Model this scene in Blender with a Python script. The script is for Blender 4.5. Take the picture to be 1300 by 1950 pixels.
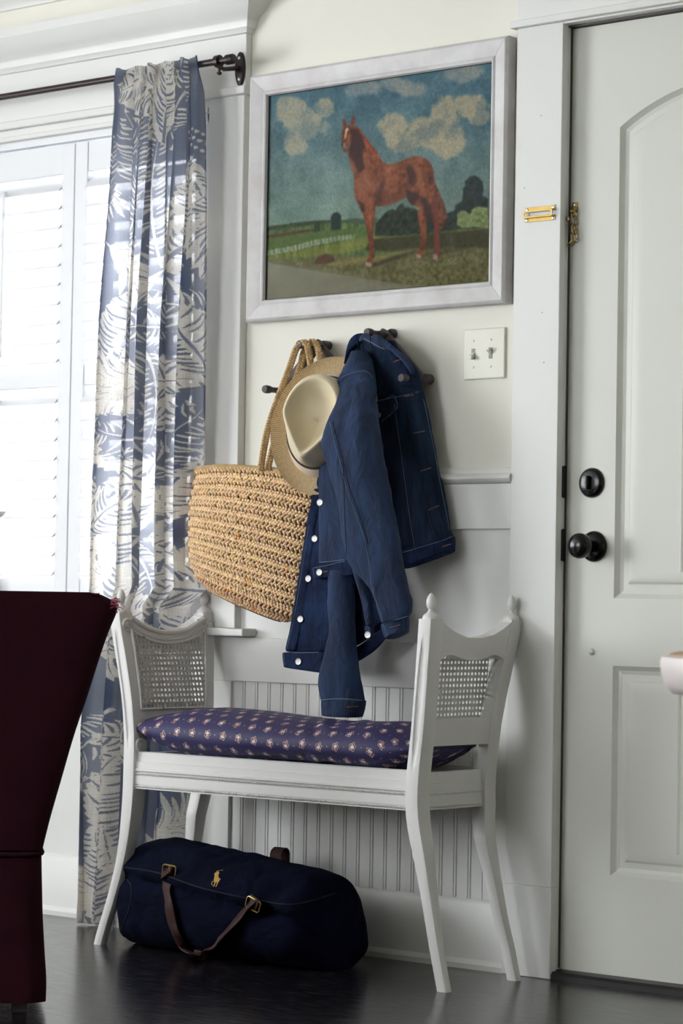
import bpy, bmesh, math, random
import numpy as np
from mathutils import Vector, Matrix, noise as mnoise
from mathutils.bvhtree import BVHTree

random.seed(7)
rng = np.random.default_rng(7)
SC = bpy.context.scene
COL = SC.collection
for _o in list(bpy.data.objects):
    bpy.data.objects.remove(_o, do_unlink=True)

# ------------------------------------------------------------------ camera
CAM = np.array([3.6603, -4.7284, 0.8131])
YAW, PITCH, ROLL, FPX = 0.70478, 0.03509, 0.017005, 5000.0


def _axes():
    f = np.array([-math.sin(YAW) * math.cos(PITCH), math.cos(YAW) * math.cos(PITCH), math.sin(PITCH)])
    r = np.array([math.cos(YAW), math.sin(YAW), 0.0])
    u = np.cross(r, f)
    return math.cos(ROLL) * r + math.sin(ROLL) * u, -math.sin(ROLL) * r + math.cos(ROLL) * u, f


CR, CU, CF = _axes()
cam_data = bpy.data.cameras.new('camera')
cam = bpy.data.objects.new('camera', cam_data)
COL.objects.link(cam)
cam.matrix_world = Matrix((
    (CR[0], CU[0], -CF[0], CAM[0]), (CR[1], CU[1], -CF[1], CAM[1]), (CR[2], CU[2], -CF[2], CAM[2]), (0, 0, 0, 1)))
cam_data.sensor_fit = 'VERTICAL'
cam_data.sensor_height = 36.0
cam_data.sensor_width = 24.0
cam_data.lens = FPX / 1950 * 36.0
cam_data.clip_start = 0.05
cam_data.dof.use_dof = True
cam_data.dof.focus_distance = 5.75
cam_data.dof.aperture_fstop = 10.0
SC.camera = cam

# ------------------------------------------------------------------ sky, lights, exposure
SKY = 16.5
world = bpy.data.worlds.new('overcast_sky')
SC.world = world
world.use_nodes = True
world.node_tree.nodes['Background'].inputs[0].default_value = (0.93, 0.96, 1.0, 1)
world.node_tree.nodes['Background'].inputs[1].default_value = SKY


def area(name, loc, direction, sx, sy, power, col, spread=180):
    l = bpy.data.lights.new(name, 'AREA')
    l.shape = 'RECTANGLE'; l.size = sx; l.size_y = sy; l.energy = power; l.color = col; l.spread = math.radians(spread)   # narrower spread, aimed upward, leaves the low walls dimmer
    o = bpy.data.objects.new(name, l); COL.objects.link(o)
    o.location = loc
    o.rotation_euler = Vector(direction).to_track_quat('-Z', 'Y').to_euler()
    return o


area('daylight_left_window', (-3.36, -3.3, 1.5), (1, .22, .70), 2.2, 1.4, 54, (0.97, 0.985, 1.0), 105)
area('soft_fill_front', (-1.2, -5.93, 1.5), (0, 1, .5), 1.6, 1.4, 3, (0.94, 0.97, 1.0))  # added soft fill from behind the camera, not a known window
SC.view_settings.view_transform = 'Standard'
SC.view_settings.look = 'None'
SC.view_settings.gamma = 1.0
SC.view_settings.use_curve_mapping = False
SC.view_settings.exposure = -0.36
SC.cycles.use_denoising = True
SC.cycles.max_bounces = 10
SC.cycles.diffuse_bounces = 6
SC.cycles.transparent_max_bounces = 16
SC.cycles.sample_clamp_indirect = 8.0
SC.cycles.caustics_reflective = False
SC.cycles.caustics_refractive = False


# ------------------------------------------------------------------ helpers
def at(x, y, Y=None, X=None, Z=None):
    """The point of the place that the photograph shows at pixel x, y, on the plane Y / X / Z = given."""
    d = CF + CR * (x - 650) / FPX + CU * (975 - y) / FPX
    if Y is not None: t = (Y - CAM[1]) / d[1]
    elif X is not None: t = (X - CAM[0]) / d[0]
    else: t = (Z - CAM[2]) / d[2]
    return CAM + t * d


def ray(x, y):
    d = CF + CR * (x - 650) / FPX + CU * (975 - y) / FPX
    return d / np.linalg.norm(d)


def proj(P):
    d = np.asarray(P, float) - CAM
    w = d @ CF
    return 650 + FPX * (d @ CR) / w, 975 - FPX * (d @ CU) / w


def lin(r, g, b):
    def f(c):
        c /= 255.0
        return c / 12.92 if c <= 0.04045 else ((c + 0.055) / 1.055) ** 2.4
    return (f(r), f(g), f(b), 1.0)


def catmull(P, n, closed=False):
    P = np.asarray(P, float)
    m = len(P)
    out = []
    ts = np.linspace(0, m if closed else m - 1, n, endpoint=not closed)
    for t in ts:
        i = int(min(t, m - 1 if closed else m - 2)); f = t - i
        if closed:
            a, b, c, d = P[(i - 1) % m], P[i % m], P[(i + 1) % m], P[(i + 2) % m]
        else:
            a, b, c, d = P[max(i - 1, 0)], P[i], P[i + 1], P[min(i + 2, m - 1)]
        out.append(0.5 * (2 * b + (c - a) * f + (2 * a - 5 * b + 4 * c - d) * f * f + (3 * b - a - 3 * c + d) * f ** 3))
    return np.array(out)


def smooth(a, b, x):
    t = np.clip((x - a) / (b - a), 0, 1)
    return t * t * (3 - 2 * t)


class MB:
    def __init__(s):
        s.v = []; s.f = []

    def add(s, v, f):
        k = len(s.v)
        s.v.extend(tuple(map(float, p)) for p in v)
        s.f.extend(tuple(i + k for i in q) for q in f)
        return s

    def box(s, x0, x1, y0, y1, z0, z1):
        v = [(x, y, z) for x in (x0, x1) for y in (y0, y1) for z in (z0, z1)]
        return s.add(v, [(0, 1, 3, 2), (4, 6, 7, 5), (0, 4, 5, 1), (2, 3, 7, 6), (0, 2, 6, 4), (1, 5, 7, 3)])

    def obox(s, c, ax, ay, az):
        c, ax, ay, az = (np.asarray(q, float) for q in (c, ax, ay, az))
        v = [c + i * ax + j * ay + k * az for i in (-1, 1) for j in (-1, 1) for k in (-1, 1)]
        return s.add(v, [(0, 1, 3, 2), (4, 6, 7, 5), (0, 4, 5, 1), (2, 3, 7, 6), (0, 2, 6, 4), (1, 5, 7, 3)])

    def rings(s, R, cap=True, closed=False):
        """R: list of equal-length closed rings of points."""
        n = len(R[0]); m = len(R); k = len(s.v)
        for r in R: s.v.extend(tuple(map(float, p)) for p in r)
        for i in range(m if closed else m - 1):
            a = k + i * n; b = k + ((i + 1) % m) * n
            for j in range(n):
                j2 = (j + 1) % n
                s.f.append((a + j, a + j2, b + j2, b + j))
        if cap and not closed:
            s.f.append(tuple(k + j for j in reversed(range(n))))
            s.f.append(tuple(k + (m - 1) * n + j for j in range(n)))
        return s

    def tube(s, P, r, n=8, closed=False, cap=True, flat=1.0, up=None):
        P = np.asarray(P, float); m = len(P); R = []
        rr = np.broadcast_to(np.asarray(r, float), (m,))
        ref = np.array([0, 0, 1.0]) if up is None else np.asarray(up, float)
        prev = None
        for i in range(m):
            if closed: t = P[(i + 1) % m] - P[i - 1]
            else: t = P[min(i + 1, m - 1)] - P[max(i - 1, 0)]
            t = t / (np.linalg.norm(t) + 1e-12)
            a = ref if prev is None or up is not None else prev
            a = a - t * (a @ t)
            if np.linalg.norm(a) < 1e-3:
                a = np.array([1.0, 0.3, 0.1]); a = a - t * (a @ t)
            a /= np.linalg.norm(a); b = np.cross(t, a); prev = a
            R.append([P[i] + rr[i] * (math.cos(q) * a * flat + math.sin(q) * b) for q in np.linspace(0, 2 * math.pi, n, endpoint=False)])
        return s.rings(R, cap, closed)

    def lathe(s, prof, c, axis=(0, 0, 1), n=20):
        """prof: (radius, height along axis) pairs, closed by caps."""
        ax = np.asarray(axis, float); ax /= np.linalg.norm(ax)
        a = np.cross(ax, [0.3, 0.9, 0.2]); a /= np.linalg.norm(a); b = np.cross(ax, a); c = np.asarray(c, float)
        R = [[c + ax * h + max(r, 1e-5) * (math.cos(q) * a + math.sin(q) * b) for q in np.linspace(0, 2 * math.pi, n, endpoint=False)] for r, h in prof]
        return s.rings(R)

    def ext_x(s, prof, x0, x1):
        return s.rings([[(x0, y, z) for y, z in prof], [(x1, y, z) for y, z in prof]])

    def grid(s, P, closed_u=False, flip=False):
        n, m = len(P), len(P[0]); k = len(s.v)
        for row in P: s.v.extend(tuple(map(float, p)) for p in row)
        for i in range(n - 1):
            for j in range(m if closed_u else m - 1):
                j2 = (j + 1) % m
                q = (k + i * m + j, k + i * m + j2, k + (i + 1) * m + j2, k + (i + 1) * m + j)
                s.f.append(q[::-1] if flip else q)
        return s

    def ball(s, c, r, n=8, m=5, sc=(1, 1, 1)):
        R = []
        for i in range(m + 1):
            p = math.pi * (i / m * 0.96 + 0.02)
            R.append([(c[0] + r * sc[0] * math.sin(p) * math.cos(q), c[1] + r * sc[1] * math.sin(p) * math.sin(q), c[2] + r * sc[2] * math.cos(p))
                      for q in np.linspace(0, 2 * math.pi, n, endpoint=False)])
        return s.rings(R)


WL = {}


def link(name, mesh, mat, parent=None, off=(0, 0, 0)):
    o = bpy.data.objects.new(name, mesh)
    COL.objects.link(o)
    if mat is not None and not mesh.materials: mesh.materials.append(mat)
    off = np.asarray(off, float)
    if parent is not None:
        o.parent = parent
        o.location = off - WL[parent.name]
    else:
        o.location = off
    WL[o.name] = off
    return o


def obj(name, mb, mat, parent=None, smooth_deg=40, bevel=0.0, off=(0, 0, 0), seg=2):
    me = bpy.data.meshes.new(name)
    if isinstance(mb, MB): me.from_pydata(mb.v, [], mb.f)
    else: me.from_pydata(*mb)
    bm = bmesh.new(); bm.from_mesh(me)
    bmesh.ops.recalc_face_normals(bm, faces=bm.faces)
    a = math.radians(smooth_deg)
    for f in bm.faces: f.smooth = True
    for e in bm.edges:
        if len(e.link_faces) == 2 and e.calc_face_angle(0) > a: e.smooth = False
    bm.to_mesh(me); bm.free()
    o = link(name, me, mat, parent, off)
    if bevel:
        m = o.modifiers.new('bevel', 'BEVEL'); m.width = bevel; m.segments = seg; m.limit_method = 'ANGLE'; m.angle_limit = math.radians(50)
    return o


def tag(o, label, cat, group=None, kind=None):
    o['label'] = label; o['category'] = cat
    if group: o['group'] = group
    if kind: o['kind'] = kind
    return o


def thing(name, label, cat, loc=(0, 0, 0), group=None):
    o = bpy.data.objects.new(name, None)
    COL.objects.link(o); o.location = loc; o.empty_display_size = 0.05
    WL[o.name] = np.asarray(loc, float)
    return tag(o, label, cat, group)


def structure(name, mb, mat, label, cat='structure', **k):
    o = obj(name, mb, mat, **k); o['kind'] = 'structure'; o['label'] = label; o['category'] = cat
    return o


# ------------------------------------------------------------------ materials
def mat(name, col, rough=0.5, metal=0.0, var=0.0, vscale=6.0, bump=0.0, bscale=120.0, stretch=(1, 1, 1), coat=0.0, sheen=0.0, spec=0.5,
        chips=None, attr=None, wcol=None):
    m = bpy.data.materials.new(name); m.use_nodes = True
    nt = m.node_tree; N = nt.nodes; L = nt.links
    b = N['Principled BSDF']
    b.inputs['Base Color'].default_value = col
    b.inputs['Roughness'].default_value = rough
    b.inputs['Metallic'].default_value = metal
    b.inputs['Coat Weight'].default_value = coat
    b.inputs['Coat Roughness'].default_value = 0.12
    b.inputs['Sheen Weight'].default_value = sheen
    b.inputs['Specular IOR Level'].default_value = spec
    tc = N.new('ShaderNodeTexCoord'); mp = N.new('ShaderNodeMapping'); mp.inputs['Scale'].default_value = stretch
    L.new(tc.outputs['Object'], mp.inputs['Vector'])
    src = None
    if attr:
        a = N.new('ShaderNodeVertexColor'); a.layer_name = attr; src = a.outputs['Color']
    if var:
        n = N.new('ShaderNodeTexNoise'); n.inputs['Scale'].default_value = vscale; n.inputs['Detail'].default_value = 6
        L.new(mp.outputs['Vector'], n.inputs['Vector'])
        r = N.new('ShaderNodeMapRange'); r.inputs['From Min'].default_value = 0.3; r.inputs['From Max'].default_value = 0.7
        L.new(n.outputs['Fac'], r.inputs['Value'])
        mx = N.new('ShaderNodeMix'); mx.data_type = 'RGBA'
        c2 = wcol if wcol else tuple(c * (1 - var) for c in col[:3]) + (1,)
        if src is None: mx.inputs['A'].default_value = col
        else: L.new(src, mx.inputs['A'])
        if src is None: mx.inputs['B'].default_value = c2; L.new(r.outputs['Result'], mx.inputs['Factor'])
        else:
            mx.blend_type = 'MULTIPLY'; mx.inputs['B'].default_value = (1 - var, 1 - var, 1 - var, 1); L.new(r.outputs['Result'], mx.inputs['Factor'])
        src = mx.outputs['Result']
    if chips:
        n = N.new('ShaderNodeTexNoise'); n.inputs['Scale'].default_value = chips[1]; n.inputs['Detail'].default_value = 3
        L.new(mp.outputs['Vector'], n.inputs['Vector'])
        r = N.new('ShaderNodeMapRange'); r.inputs['From Min'].default_value = chips[2]; r.inputs['From Max'].default_value = chips[2] + 0.02
        L.new(n.outputs['Fac'], r.inputs['Value'])
        mx = N.new('ShaderNodeMix'); mx.data_type = 'RGBA'; mx.inputs['B'].default_value = chips[0]
        if src is None: mx.inputs['A'].default_value = col
        else: L.new(src, mx.inputs['A'])
        L.new(r.outputs['Result'], mx.inputs['Factor']); src = mx.outputs['Result']
    if src is not None: L.new(src, b.inputs['Base Color'])
    if bump:
        n = N.new('ShaderNodeTexNoise'); n.inputs['Scale'].default_value = bscale; n.inputs['Detail'].default_value = 4
        L.new(mp.outputs['Vector'], n.inputs['Vector'])
        bp = N.new('ShaderNodeBump'); bp.inputs['Strength'].default_value = bump; bp.inputs['Distance'].default_value = 0.002
        L.new(n.outputs['Fac'], bp.inputs['Height']); L.new(bp.outputs['Normal'], b.inputs['Normal'])
    return m


def add_wrinkles(m, scale, dist, stretch):
    nt = m.node_tree; N = nt.nodes; L = nt.links; b = N['Principled BSDF']
    tc = N.new('ShaderNodeTexCoord'); mp = N.new('ShaderNodeMapping'); mp.inputs['Scale'].default_value = stretch
    L.new(tc.outputs['Object'], mp.inputs['Vector'])
    n = N.new('ShaderNodeTexNoise'); n.inputs['Scale'].default_value = scale; n.inputs['Detail'].default_value = 3; n.inputs['Distortion'].default_value = 0.6
    L.new(mp.outputs['Vector'], n.inputs['Vector'])
    bp = N.new('ShaderNodeBump'); bp.inputs['Strength'].default_value = 0.8; bp.inputs['Distance'].default_value = dist
    L.new(n.outputs['Fac'], bp.inputs['Height'])
    old = b.inputs['Normal'].links
    if old: L.new(old[0].from_socket, bp.inputs['Normal'])
    L.new(bp.outputs['Normal'], b.inputs['Normal'])


def floor_mat():
    m = mat('ebony_floorboards', lin(20, 17, 21), 0.24, spec=0.45, var=0.5, vscale=3, stretch=(2.0, 30, 1), bump=0.25, bscale=6, wcol=lin(30, 26, 31))
    nt = m.node_tree; N = nt.nodes; L = nt.links; b = N['Principled BSDF']
    tc = N.new('ShaderNodeTexCoord'); mp = N.new('ShaderNodeMapping'); mp.inputs['Scale'].default_value = (9, 120, 1)
    mp.inputs['Rotation'].default_value = (0, 0, 0.12)
    L.new(tc.outputs['Object'], mp.inputs['Vector'])
    n = N.new('ShaderNodeTexNoise'); n.inputs['Scale'].default_value = 1.6; n.inputs['Detail'].default_value = 5
    L.new(mp.outputs['Vector'], n.inputs['Vector'])
    r = N.new('ShaderNodeMapRange'); r.inputs['From Min'].default_value = 0.585; r.inputs['From Max'].default_value = 0.67
    L.new(n.outputs['Fac'], r.inputs['Value'])
    mx = N.new('ShaderNodeMix'); mx.data_type = 'RGBA'; mx.inputs['B'].default_value = lin(104, 98, 104)
    old = b.inputs['Base Color'].links[0].from_socket
    L.new(old, mx.inputs['A'])
    mm = N.new('ShaderNodeMath'); mm.operation = 'MULTIPLY'; mm.inputs[1].default_value = 0.7
    L.new(r.outputs['Result'], mm.inputs[0]); L.new(mm.outputs[0], mx.inputs['Factor'])
    L.new(mx.outputs['Result'], b.inputs['Base Color'])
    ra = N.new('ShaderNodeMapRange'); ra.inputs['To Min'].default_value = 0.08; ra.inputs['To Max'].default_value = 0.32
    L.new(n.outputs['Fac'], ra.inputs['Value']); L.new(ra.outputs['Result'], b.inputs['Roughness'])
    return m


def cloth_translucent(name, attr):
    m = bpy.data.materials.new(name); m.use_nodes = True
    nt = m.node_tree; N = nt.nodes; L = nt.links
    for n in list(N): N.remove(n)
    out = N.new('ShaderNodeOutputMaterial')
    a = N.new('ShaderNodeVertexColor'); a.layer_name = attr
    tc = N.new('ShaderNodeTexCoord')
    facs = []
    for st in ((900, 900, 40), (60, 60, 900)):
        mp = N.new('ShaderNodeMapping'); mp.inputs['Scale'].default_value = st
        L.new(tc.outputs['Object'], mp.inputs['Vector'])
        n = N.new('ShaderNodeTexNoise'); n.inputs['Scale'].default_value = 0.45; n.inputs['Detail'].default_value = 3
        L.new(mp.outputs['Vector'], n.inputs['Vector']); facs.append(n.outputs['Fac'])
    ad = N.new('ShaderNodeMath'); ad.operation = 'ADD'; L.new(facs[0], ad.inputs[0]); L.new(facs[1], ad.inputs[1])
    r = N.new('ShaderNodeMapRange'); r.inputs['From Min'].default_value = 0.75; r.inputs['From Max'].default_value = 1.25
    r.inputs['To Min'].default_value = 0.78; r.inputs['To Max'].default_value = 1.08
    L.new(ad.outputs[0], r.inputs['Value'])
    mul = N.new('ShaderNodeMix'); mul.data_type = 'RGBA'; mul.blend_type = 'MULTIPLY'; mul.inputs['Factor'].default_value = 1
    L.new(a.outputs['Color'], mul.inputs['A']); L.new(r.outputs['Result'], mul.inputs['B'])
    d = N.new('ShaderNodeBsdfDiffuse'); t = N.new('ShaderNodeBsdfTranslucent')
    L.new(mul.outputs['Result'], d.inputs['Color']); tm = N.new('ShaderNodeMix'); tm.data_type = 'RGBA'; tm.inputs['Factor'].default_value = 0.36     # the print lies on the face, the thread behind is cream
    tm.inputs['B'].default_value = lin(236, 234, 230); L.new(mul.outputs['Result'], tm.inputs['A'])
    L.new(tm.outputs['Result'], t.inputs['Color'])
    mx = N.new('ShaderNodeMixShader'); mx.inputs[0].default_value = 0.66
    L.new(d.outputs[0], mx.inputs[1]); L.new(t.outputs[0], mx.inputs[2])
    tr = N.new('ShaderNodeBsdfTransparent'); mo = N.new('ShaderNodeMixShader'); mo.inputs[0].default_value = 0.04   # gaps of the open weave
    L.new(mx.outputs[0], mo.inputs[1]); L.new(tr.outputs[0], mo.inputs[2])
    L.new(mo.outputs[0], out.inputs['Surface'])
    return m


def glass_mat(name, rough=0.02, tint=(1, 1, 1, 1), thick=False):
    m = bpy.data.materials.new(name); m.use_nodes = True
    nt = m.node_tree; N = nt.nodes; L = nt.links
    for n in list(N): N.remove(n)
    out = N.new('ShaderNodeOutputMaterial')
    t = N.new('ShaderNodeBsdfTransparent'); t.inputs[0].default_value = tint
    g = N.new('ShaderNodeBsdfGlossy'); g.inputs['Roughness'].default_value = rough
    fr = N.new('ShaderNodeLayerWeight'); fr.inputs['Blend'].default_value = 0.25
    pw = N.new('ShaderNodeMath'); pw.operation = 'MULTIPLY'; pw.inputs[1].default_value = 0.11
    L.new(fr.outputs['Fresnel'], pw.inputs[0])
    mx = N.new('ShaderNodeMixShader'); L.new(t.outputs[0], mx.inputs[1]); L.new(g.outputs[0], mx.inputs[2])
    if thick: mx.inputs[0].default_value = 0.05
    else: L.new(pw.outputs[0], mx.inputs[0])
    L.new(mx.outputs[0], out.inputs['Surface'])
    return m


M = {}
M['wall'] = mat('cream_wall_paint', lin(231, 229, 218), 0.7, var=0.03, vscale=3, bump=0.08, bscale=60)
M['trim'] = mat('white_trim_paint', lin(228, 228, 225), 0.42, var=0.03, vscale=4, bump=0.06, bscale=40)
M['door'] = mat('white_door_paint', lin(214, 215, 206), 0.42, var=0.03, vscale=3, bump=0.05, bscale=60)
M['shutter'] = mat('white_shutter_paint', lin(238, 239, 242), 0.45)
M['ceiling'] = mat('white_ceiling_paint', lin(232, 231, 226), 0.8, bump=0.05, bscale=80)
M['floor'] = floor_mat()
M['bench'] = mat('white_bench_paint', lin(222, 221, 219), 0.38, var=0.05, vscale=9, bump=0.08, bscale=60, chips=(lin(120, 110, 98), 38, 0.735))
M['cane'] = mat('painted_cane', lin(205, 203, 200), 0.55, var=0.12, vscale=40, bump=0.4, bscale=500)
M['black'] = mat('black_lacquered_metal', lin(10, 9, 10), 0.2, spec=0.35)
M['darkgap'] = mat('dark_weather_strip', lin(84, 78, 78), 0.7)
M['threshold'] = mat('black_scuffed_threshold', lin(22, 20, 22), 0.45, var=0.4, vscale=20)
M['crack'] = mat('dark_caulk_crack', lin(40, 36, 36), 0.9)
M['brass'] = mat('polished_brass', lin(164, 140, 84), 0.36, metal=1.0, var=0.25, vscale=60)
M['steel'] = mat('dull_steel', lin(190, 188, 186), 0.35, metal=1.0)
M['bronze'] = mat('dark_bronze_metal', lin(58, 50, 52), 0.4, metal=0.7, spec=0.4)
M['peg'] = mat('grey_brown_painted_wood', lin(74, 64, 66), 0.6, var=0.25, vscale=30, bump=0.15, bscale=90)
M['plate'] = mat('ivory_plastic', lin(216, 214, 200), 0.35)
M['frame'] = mat('whitewashed_wood_frame', lin(212, 212, 212), 0.5, var=0.14, vscale=5, stretch=(3, 3, 3), bump=0.15, bscale=50, wcol=lin(194, 189, 189),
                 chips=(lin(150, 128, 122), 26, 0.76))
M['painting'] = mat('printed_canvas', (1, 1, 1, 1), 0.6, attr='Col', var=0.06, vscale=350, spec=0.08)
M['glass'] = glass_mat('picture_glass')
M['pane'] = glass_mat('window_glass', thick=True)
M['burgundy'] = mat('burgundy_slipcover', lin(47, 15, 26), 0.9, var=0.2, vscale=12, bump=0.3, bscale=400, spec=0.12)
M['fringe'] = mat('faded_red_fringe', lin(168, 74, 92), 0.9)
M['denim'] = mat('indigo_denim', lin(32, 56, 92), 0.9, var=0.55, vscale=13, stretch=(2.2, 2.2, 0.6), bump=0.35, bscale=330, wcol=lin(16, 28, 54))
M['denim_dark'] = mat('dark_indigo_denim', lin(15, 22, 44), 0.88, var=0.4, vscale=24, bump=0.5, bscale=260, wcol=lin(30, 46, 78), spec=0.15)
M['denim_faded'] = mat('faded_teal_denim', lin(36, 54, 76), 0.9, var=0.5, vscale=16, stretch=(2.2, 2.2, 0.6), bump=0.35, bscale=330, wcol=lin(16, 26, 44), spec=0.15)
M['thread'] = mat('pale_stitching', lin(106, 122, 148), 0.9)
M['thread_brown'] = mat('brown_buttonhole_thread', lin(120, 86, 74), 0.9)
M['thread_dark'] = mat('dark_stitching', lin(18, 24, 42), 0.9)
M['button'] = mat('silver_button', lin(196, 194, 194), 0.42, metal=0.55)
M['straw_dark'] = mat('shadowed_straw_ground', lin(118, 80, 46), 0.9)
M['straw'] = mat('woven_straw', (1, 1, 1, 1), 0.7, attr='Col', var=0.12, vscale=80)
M['braid'] = mat('braided_straw', lin(208, 174, 124), 0.75, var=0.3, vscale=60, bump=0.3, bscale=300)
M['hat_crown'] = mat('cream_paper_straw', lin(226, 212, 180), 0.8, var=0.1, vscale=14, bump=0.35, bscale=420)
M['hat_band'] = mat('pale_rose_straw', lin(226, 206, 184), 0.8, bump=0.35, bscale=420)
M['ribbon'] = mat('dark_ribbon', lin(26, 20, 22), 0.7)
M['navy'] = mat('navy_canvas', lin(11, 16, 38), 0.92, var=0.35, vscale=14, bump=0.3, bscale=500, spec=0.08)
M['leather'] = mat('brown_leather', lin(62, 36, 34), 0.6, spec=0.25, var=0.3, vscale=30, bump=0.1, bscale=200)
M['gold_thread'] = mat('gold_embroidery', lin(206, 164, 84), 0.65, var=0.25, vscale=400, bump=0.4, bscale=700)
M['cushion'] = mat('printed_navy_cotton', (1, 1, 1, 1), 0.62, attr='Col', bump=0.05, bscale=60)
M['curtain'] = cloth_translucent('leaf_print_linen', 'Col')
M['ceramic'] = mat('white_glazed_ceramic', lin(214, 212, 206), 0.25)
M['table_white'] = mat('white_table_paint', lin(226, 216, 214), 0.4)
M['table_wood'] = mat('tan_table_top', lin(186, 150, 110), 0.5, var=0.2, vscale=8, stretch=(1, 8, 1))


for k_ in ('denim', 'denim_dark', 'denim_faded'): add_wrinkles(M[k_], 22, .012, (1.6, 1.6, .9))
add_wrinkles(M['navy'], 12, .02, (1, 1, 1.6))


def hat_brim_mat():
    m = mat('tan_paper_straw_brim', lin(206, 176, 124), 0.85)
    nt = m.node_tree; N = nt.nodes; L = nt.links; b = N['Principled BSDF']
    tc = N.new('ShaderNodeUVMap'); tc.uv_map = 'UVMap'
    mp = N.new('ShaderNodeMapping'); mp.inputs['Scale'].default_value = (6, 1, 1)
    L.new(tc.outputs[0], mp.inputs['Vector'])
    w = N.new('ShaderNodeTexWave'); w.wave_type = 'BANDS'; w.bands_direction = 'Y'
    w.inputs['Scale'].default_value = 11; w.inputs['Distortion'].default_value = 5.0; w.inputs['Detail'].default_value = 1
    w.inputs['Detail Scale'].default_value = 4.0
    L.new(mp.outputs['Vector'], w.inputs['Vector'])
    cr = N.new('ShaderNodeValToRGB'); cr.color_ramp.elements[0].position = 0.12; cr.color_ramp.elements[0].color = lin(176, 138, 92)
    cr.color_ramp.elements[1].position = 0.5; cr.color_ramp.elements[1].color = lin(246, 224, 178)
    L.new(w.outputs['Fac'], cr.inputs['Fac']); L.new(cr.outputs['Color'], b.inputs['Base Color'])
    bp = N.new('ShaderNodeBump'); bp.inputs['Strength'].default_value = 0.6; bp.inputs['Distance'].default_value = 0.002
    L.new(w.outputs['Fac'], bp.inputs['Height']); L.new(bp.outputs['Normal'], b.inputs['Normal'])
    return m


M['hat_brim'] = hat_brim_mat()

# ------------------------------------------------------------------ the setting
XL, XR, YF, ZC = -3.4, 4.7, -6.0, 2.46
W0, W1, WZ0, WZ1 = -2.30, -0.80, 0.75, 2.03     # window opening
D0, D1, DZ = 0.270, 1.100, 2.112                # door opening
b = MB()
b.box(XL, W0, 0, .14, 0, ZC).box(W0, W1, 0, .14, 0, WZ0).box(W0, W1, 0, .14, WZ1, ZC).box(W1, D0, 0, .14, 0, ZC)
b.box(D0, D1, 0, .14, DZ, ZC).box(D1, XR, 0, .14, 0, ZC)
structure('wall_back', b, M['wall'], 'cream painted wall behind the bench', 'wall')
b = MB().box(XL - .1, XL, YF, .14, 0, .7).box(XL - .1, XL, YF, .14, 2.2, ZC).box(XL - .1, XL, YF, -4.4, .7, 2.2).box(XL - .1, XL, -2.2, .14, .7, 2.2)
structure('wall_left', b, M['wall'], 'cream painted wall with a wide window opening', 'wall')
structure('wall_right', MB().box(XR, XR + .1, YF, .14, 0, ZC), M['wall'], 'plain cream painted side wall', 'wall')
b = MB().box(XL - .1, -2.0, YF - .1, YF, 0, ZC).box(-.4, XR + .1, YF - .1, YF, 0, ZC).box(-2.0, -.4, YF - .1, YF, 0, .8).box(-2.0, -.4, YF - .1, YF, 2.2, ZC)  # unseen opening added around the soft fill lamp
structure('wall_front', b, M['wall'], 'cream painted wall facing the bench', 'wall')
structure('floor', MB().box(XL - .1, XR + .1, YF - .1, .14, -.05, 0), M['floor'], 'glossy near-black scratched wooden floor', 'floor')
structure('ceiling', MB().box(XL - .1, XR + .1, YF - .1, .14, ZC, ZC + .05), M['ceiling'], 'white painted ceiling', 'ceiling')
structure('trim_1', MB().ext_x([(0, 2.385), (-.012, 2.385), (-.016, 2.395), (-.03, 2.405), (-.05, 2.425), (-.062, 2.45), (-.066, ZC), (0, ZC)], XL, XR),
          M['trim'], 'white crown moulding where wall meets ceiling', 'moulding')


def base_prof(h, t):
    return [(0, 0), (-t - .008, 0), (-t - .010, .012), (-t - .004, .020), (-t, .022), (-t, h - .010), (-t + .004, h - .003), (-t + .010, h), (0, h)]


structure('baseboard_back', MB().ext_x(base_prof(.156, .014), XL, .149), M['trim'], 'tall white baseboard under the beadboard', 'baseboard')
structure('baseboard_right', MB().ext_x(base_prof(.156, .014), 1.23, XR), M['trim'], 'tall white baseboard beyond the door', 'baseboard')

# panelled dado: chair rail, apron, flat panel, middle rail, beadboard
PX0, PX1 = -0.676, 0.152
rail = MB().ext_x([(0, 1.090), (-.010, 1.090), (-.022, 1.094), (-.028, 1.101), (-.028, 1.107), (-.022, 1.112), (-.012, 1.114), (-.010, 1.122), (-.006, 1.127), (0, 1.128)], PX0, PX1)
structure('trim_2', rail, M['trim'], 'white moulded chair rail', 'moulding')
structure('trim_3', MB().box(PX0, PX1 - .003, -.016, 0, .988, 1.090), M['trim'], 'flat white board under the chair rail', 'board', bevel=.0015)
structure('trim_4', MB().box(PX0, PX1, -.003, 0, .62, .988), M['trim'], 'flat white panel above the beadboard', 'panel')
structure('trim_5', MB().box(-.765, .150, -.015, 0, .622, .729), M['trim'], 'wide white rail above the beadboard', 'board', bevel=.0015)
st = MB().box(-.765, -.693, -.015, 0, .156, .622).box(.086, .150, -.015, 0, .156, .622)
structure('trim_6', st, M['trim'], 'white upright boards beside the beadboard', 'board', bevel=.0015)
tb = structure('trim_7', MB().box(-.693, .086, -.001, .0, .15, .63), M['trim'], 'white beadboard panel under the rail', 'panel')
npl = 19
pw = (.086 + .693) / npl
pm = MB()
pp = [(-pw / 2, 0), (-pw / 2, -.0055), (-pw / 2 + .0012, -.0066), (pw / 2 - .0100, -.0066), (pw / 2 - .0090, -.0030), (pw / 2 - .0072, -.0066), (pw / 2 - .0028, -.0066), (pw / 2 - .0018, -.0030), (pw / 2 - .0004, -.0030), (pw / 2 - .0004, 0)]
pm.rings([[(x, y, .152) for x, y in pp], [(x, y, .626) for x, y in pp]])
p0 = None
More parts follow.
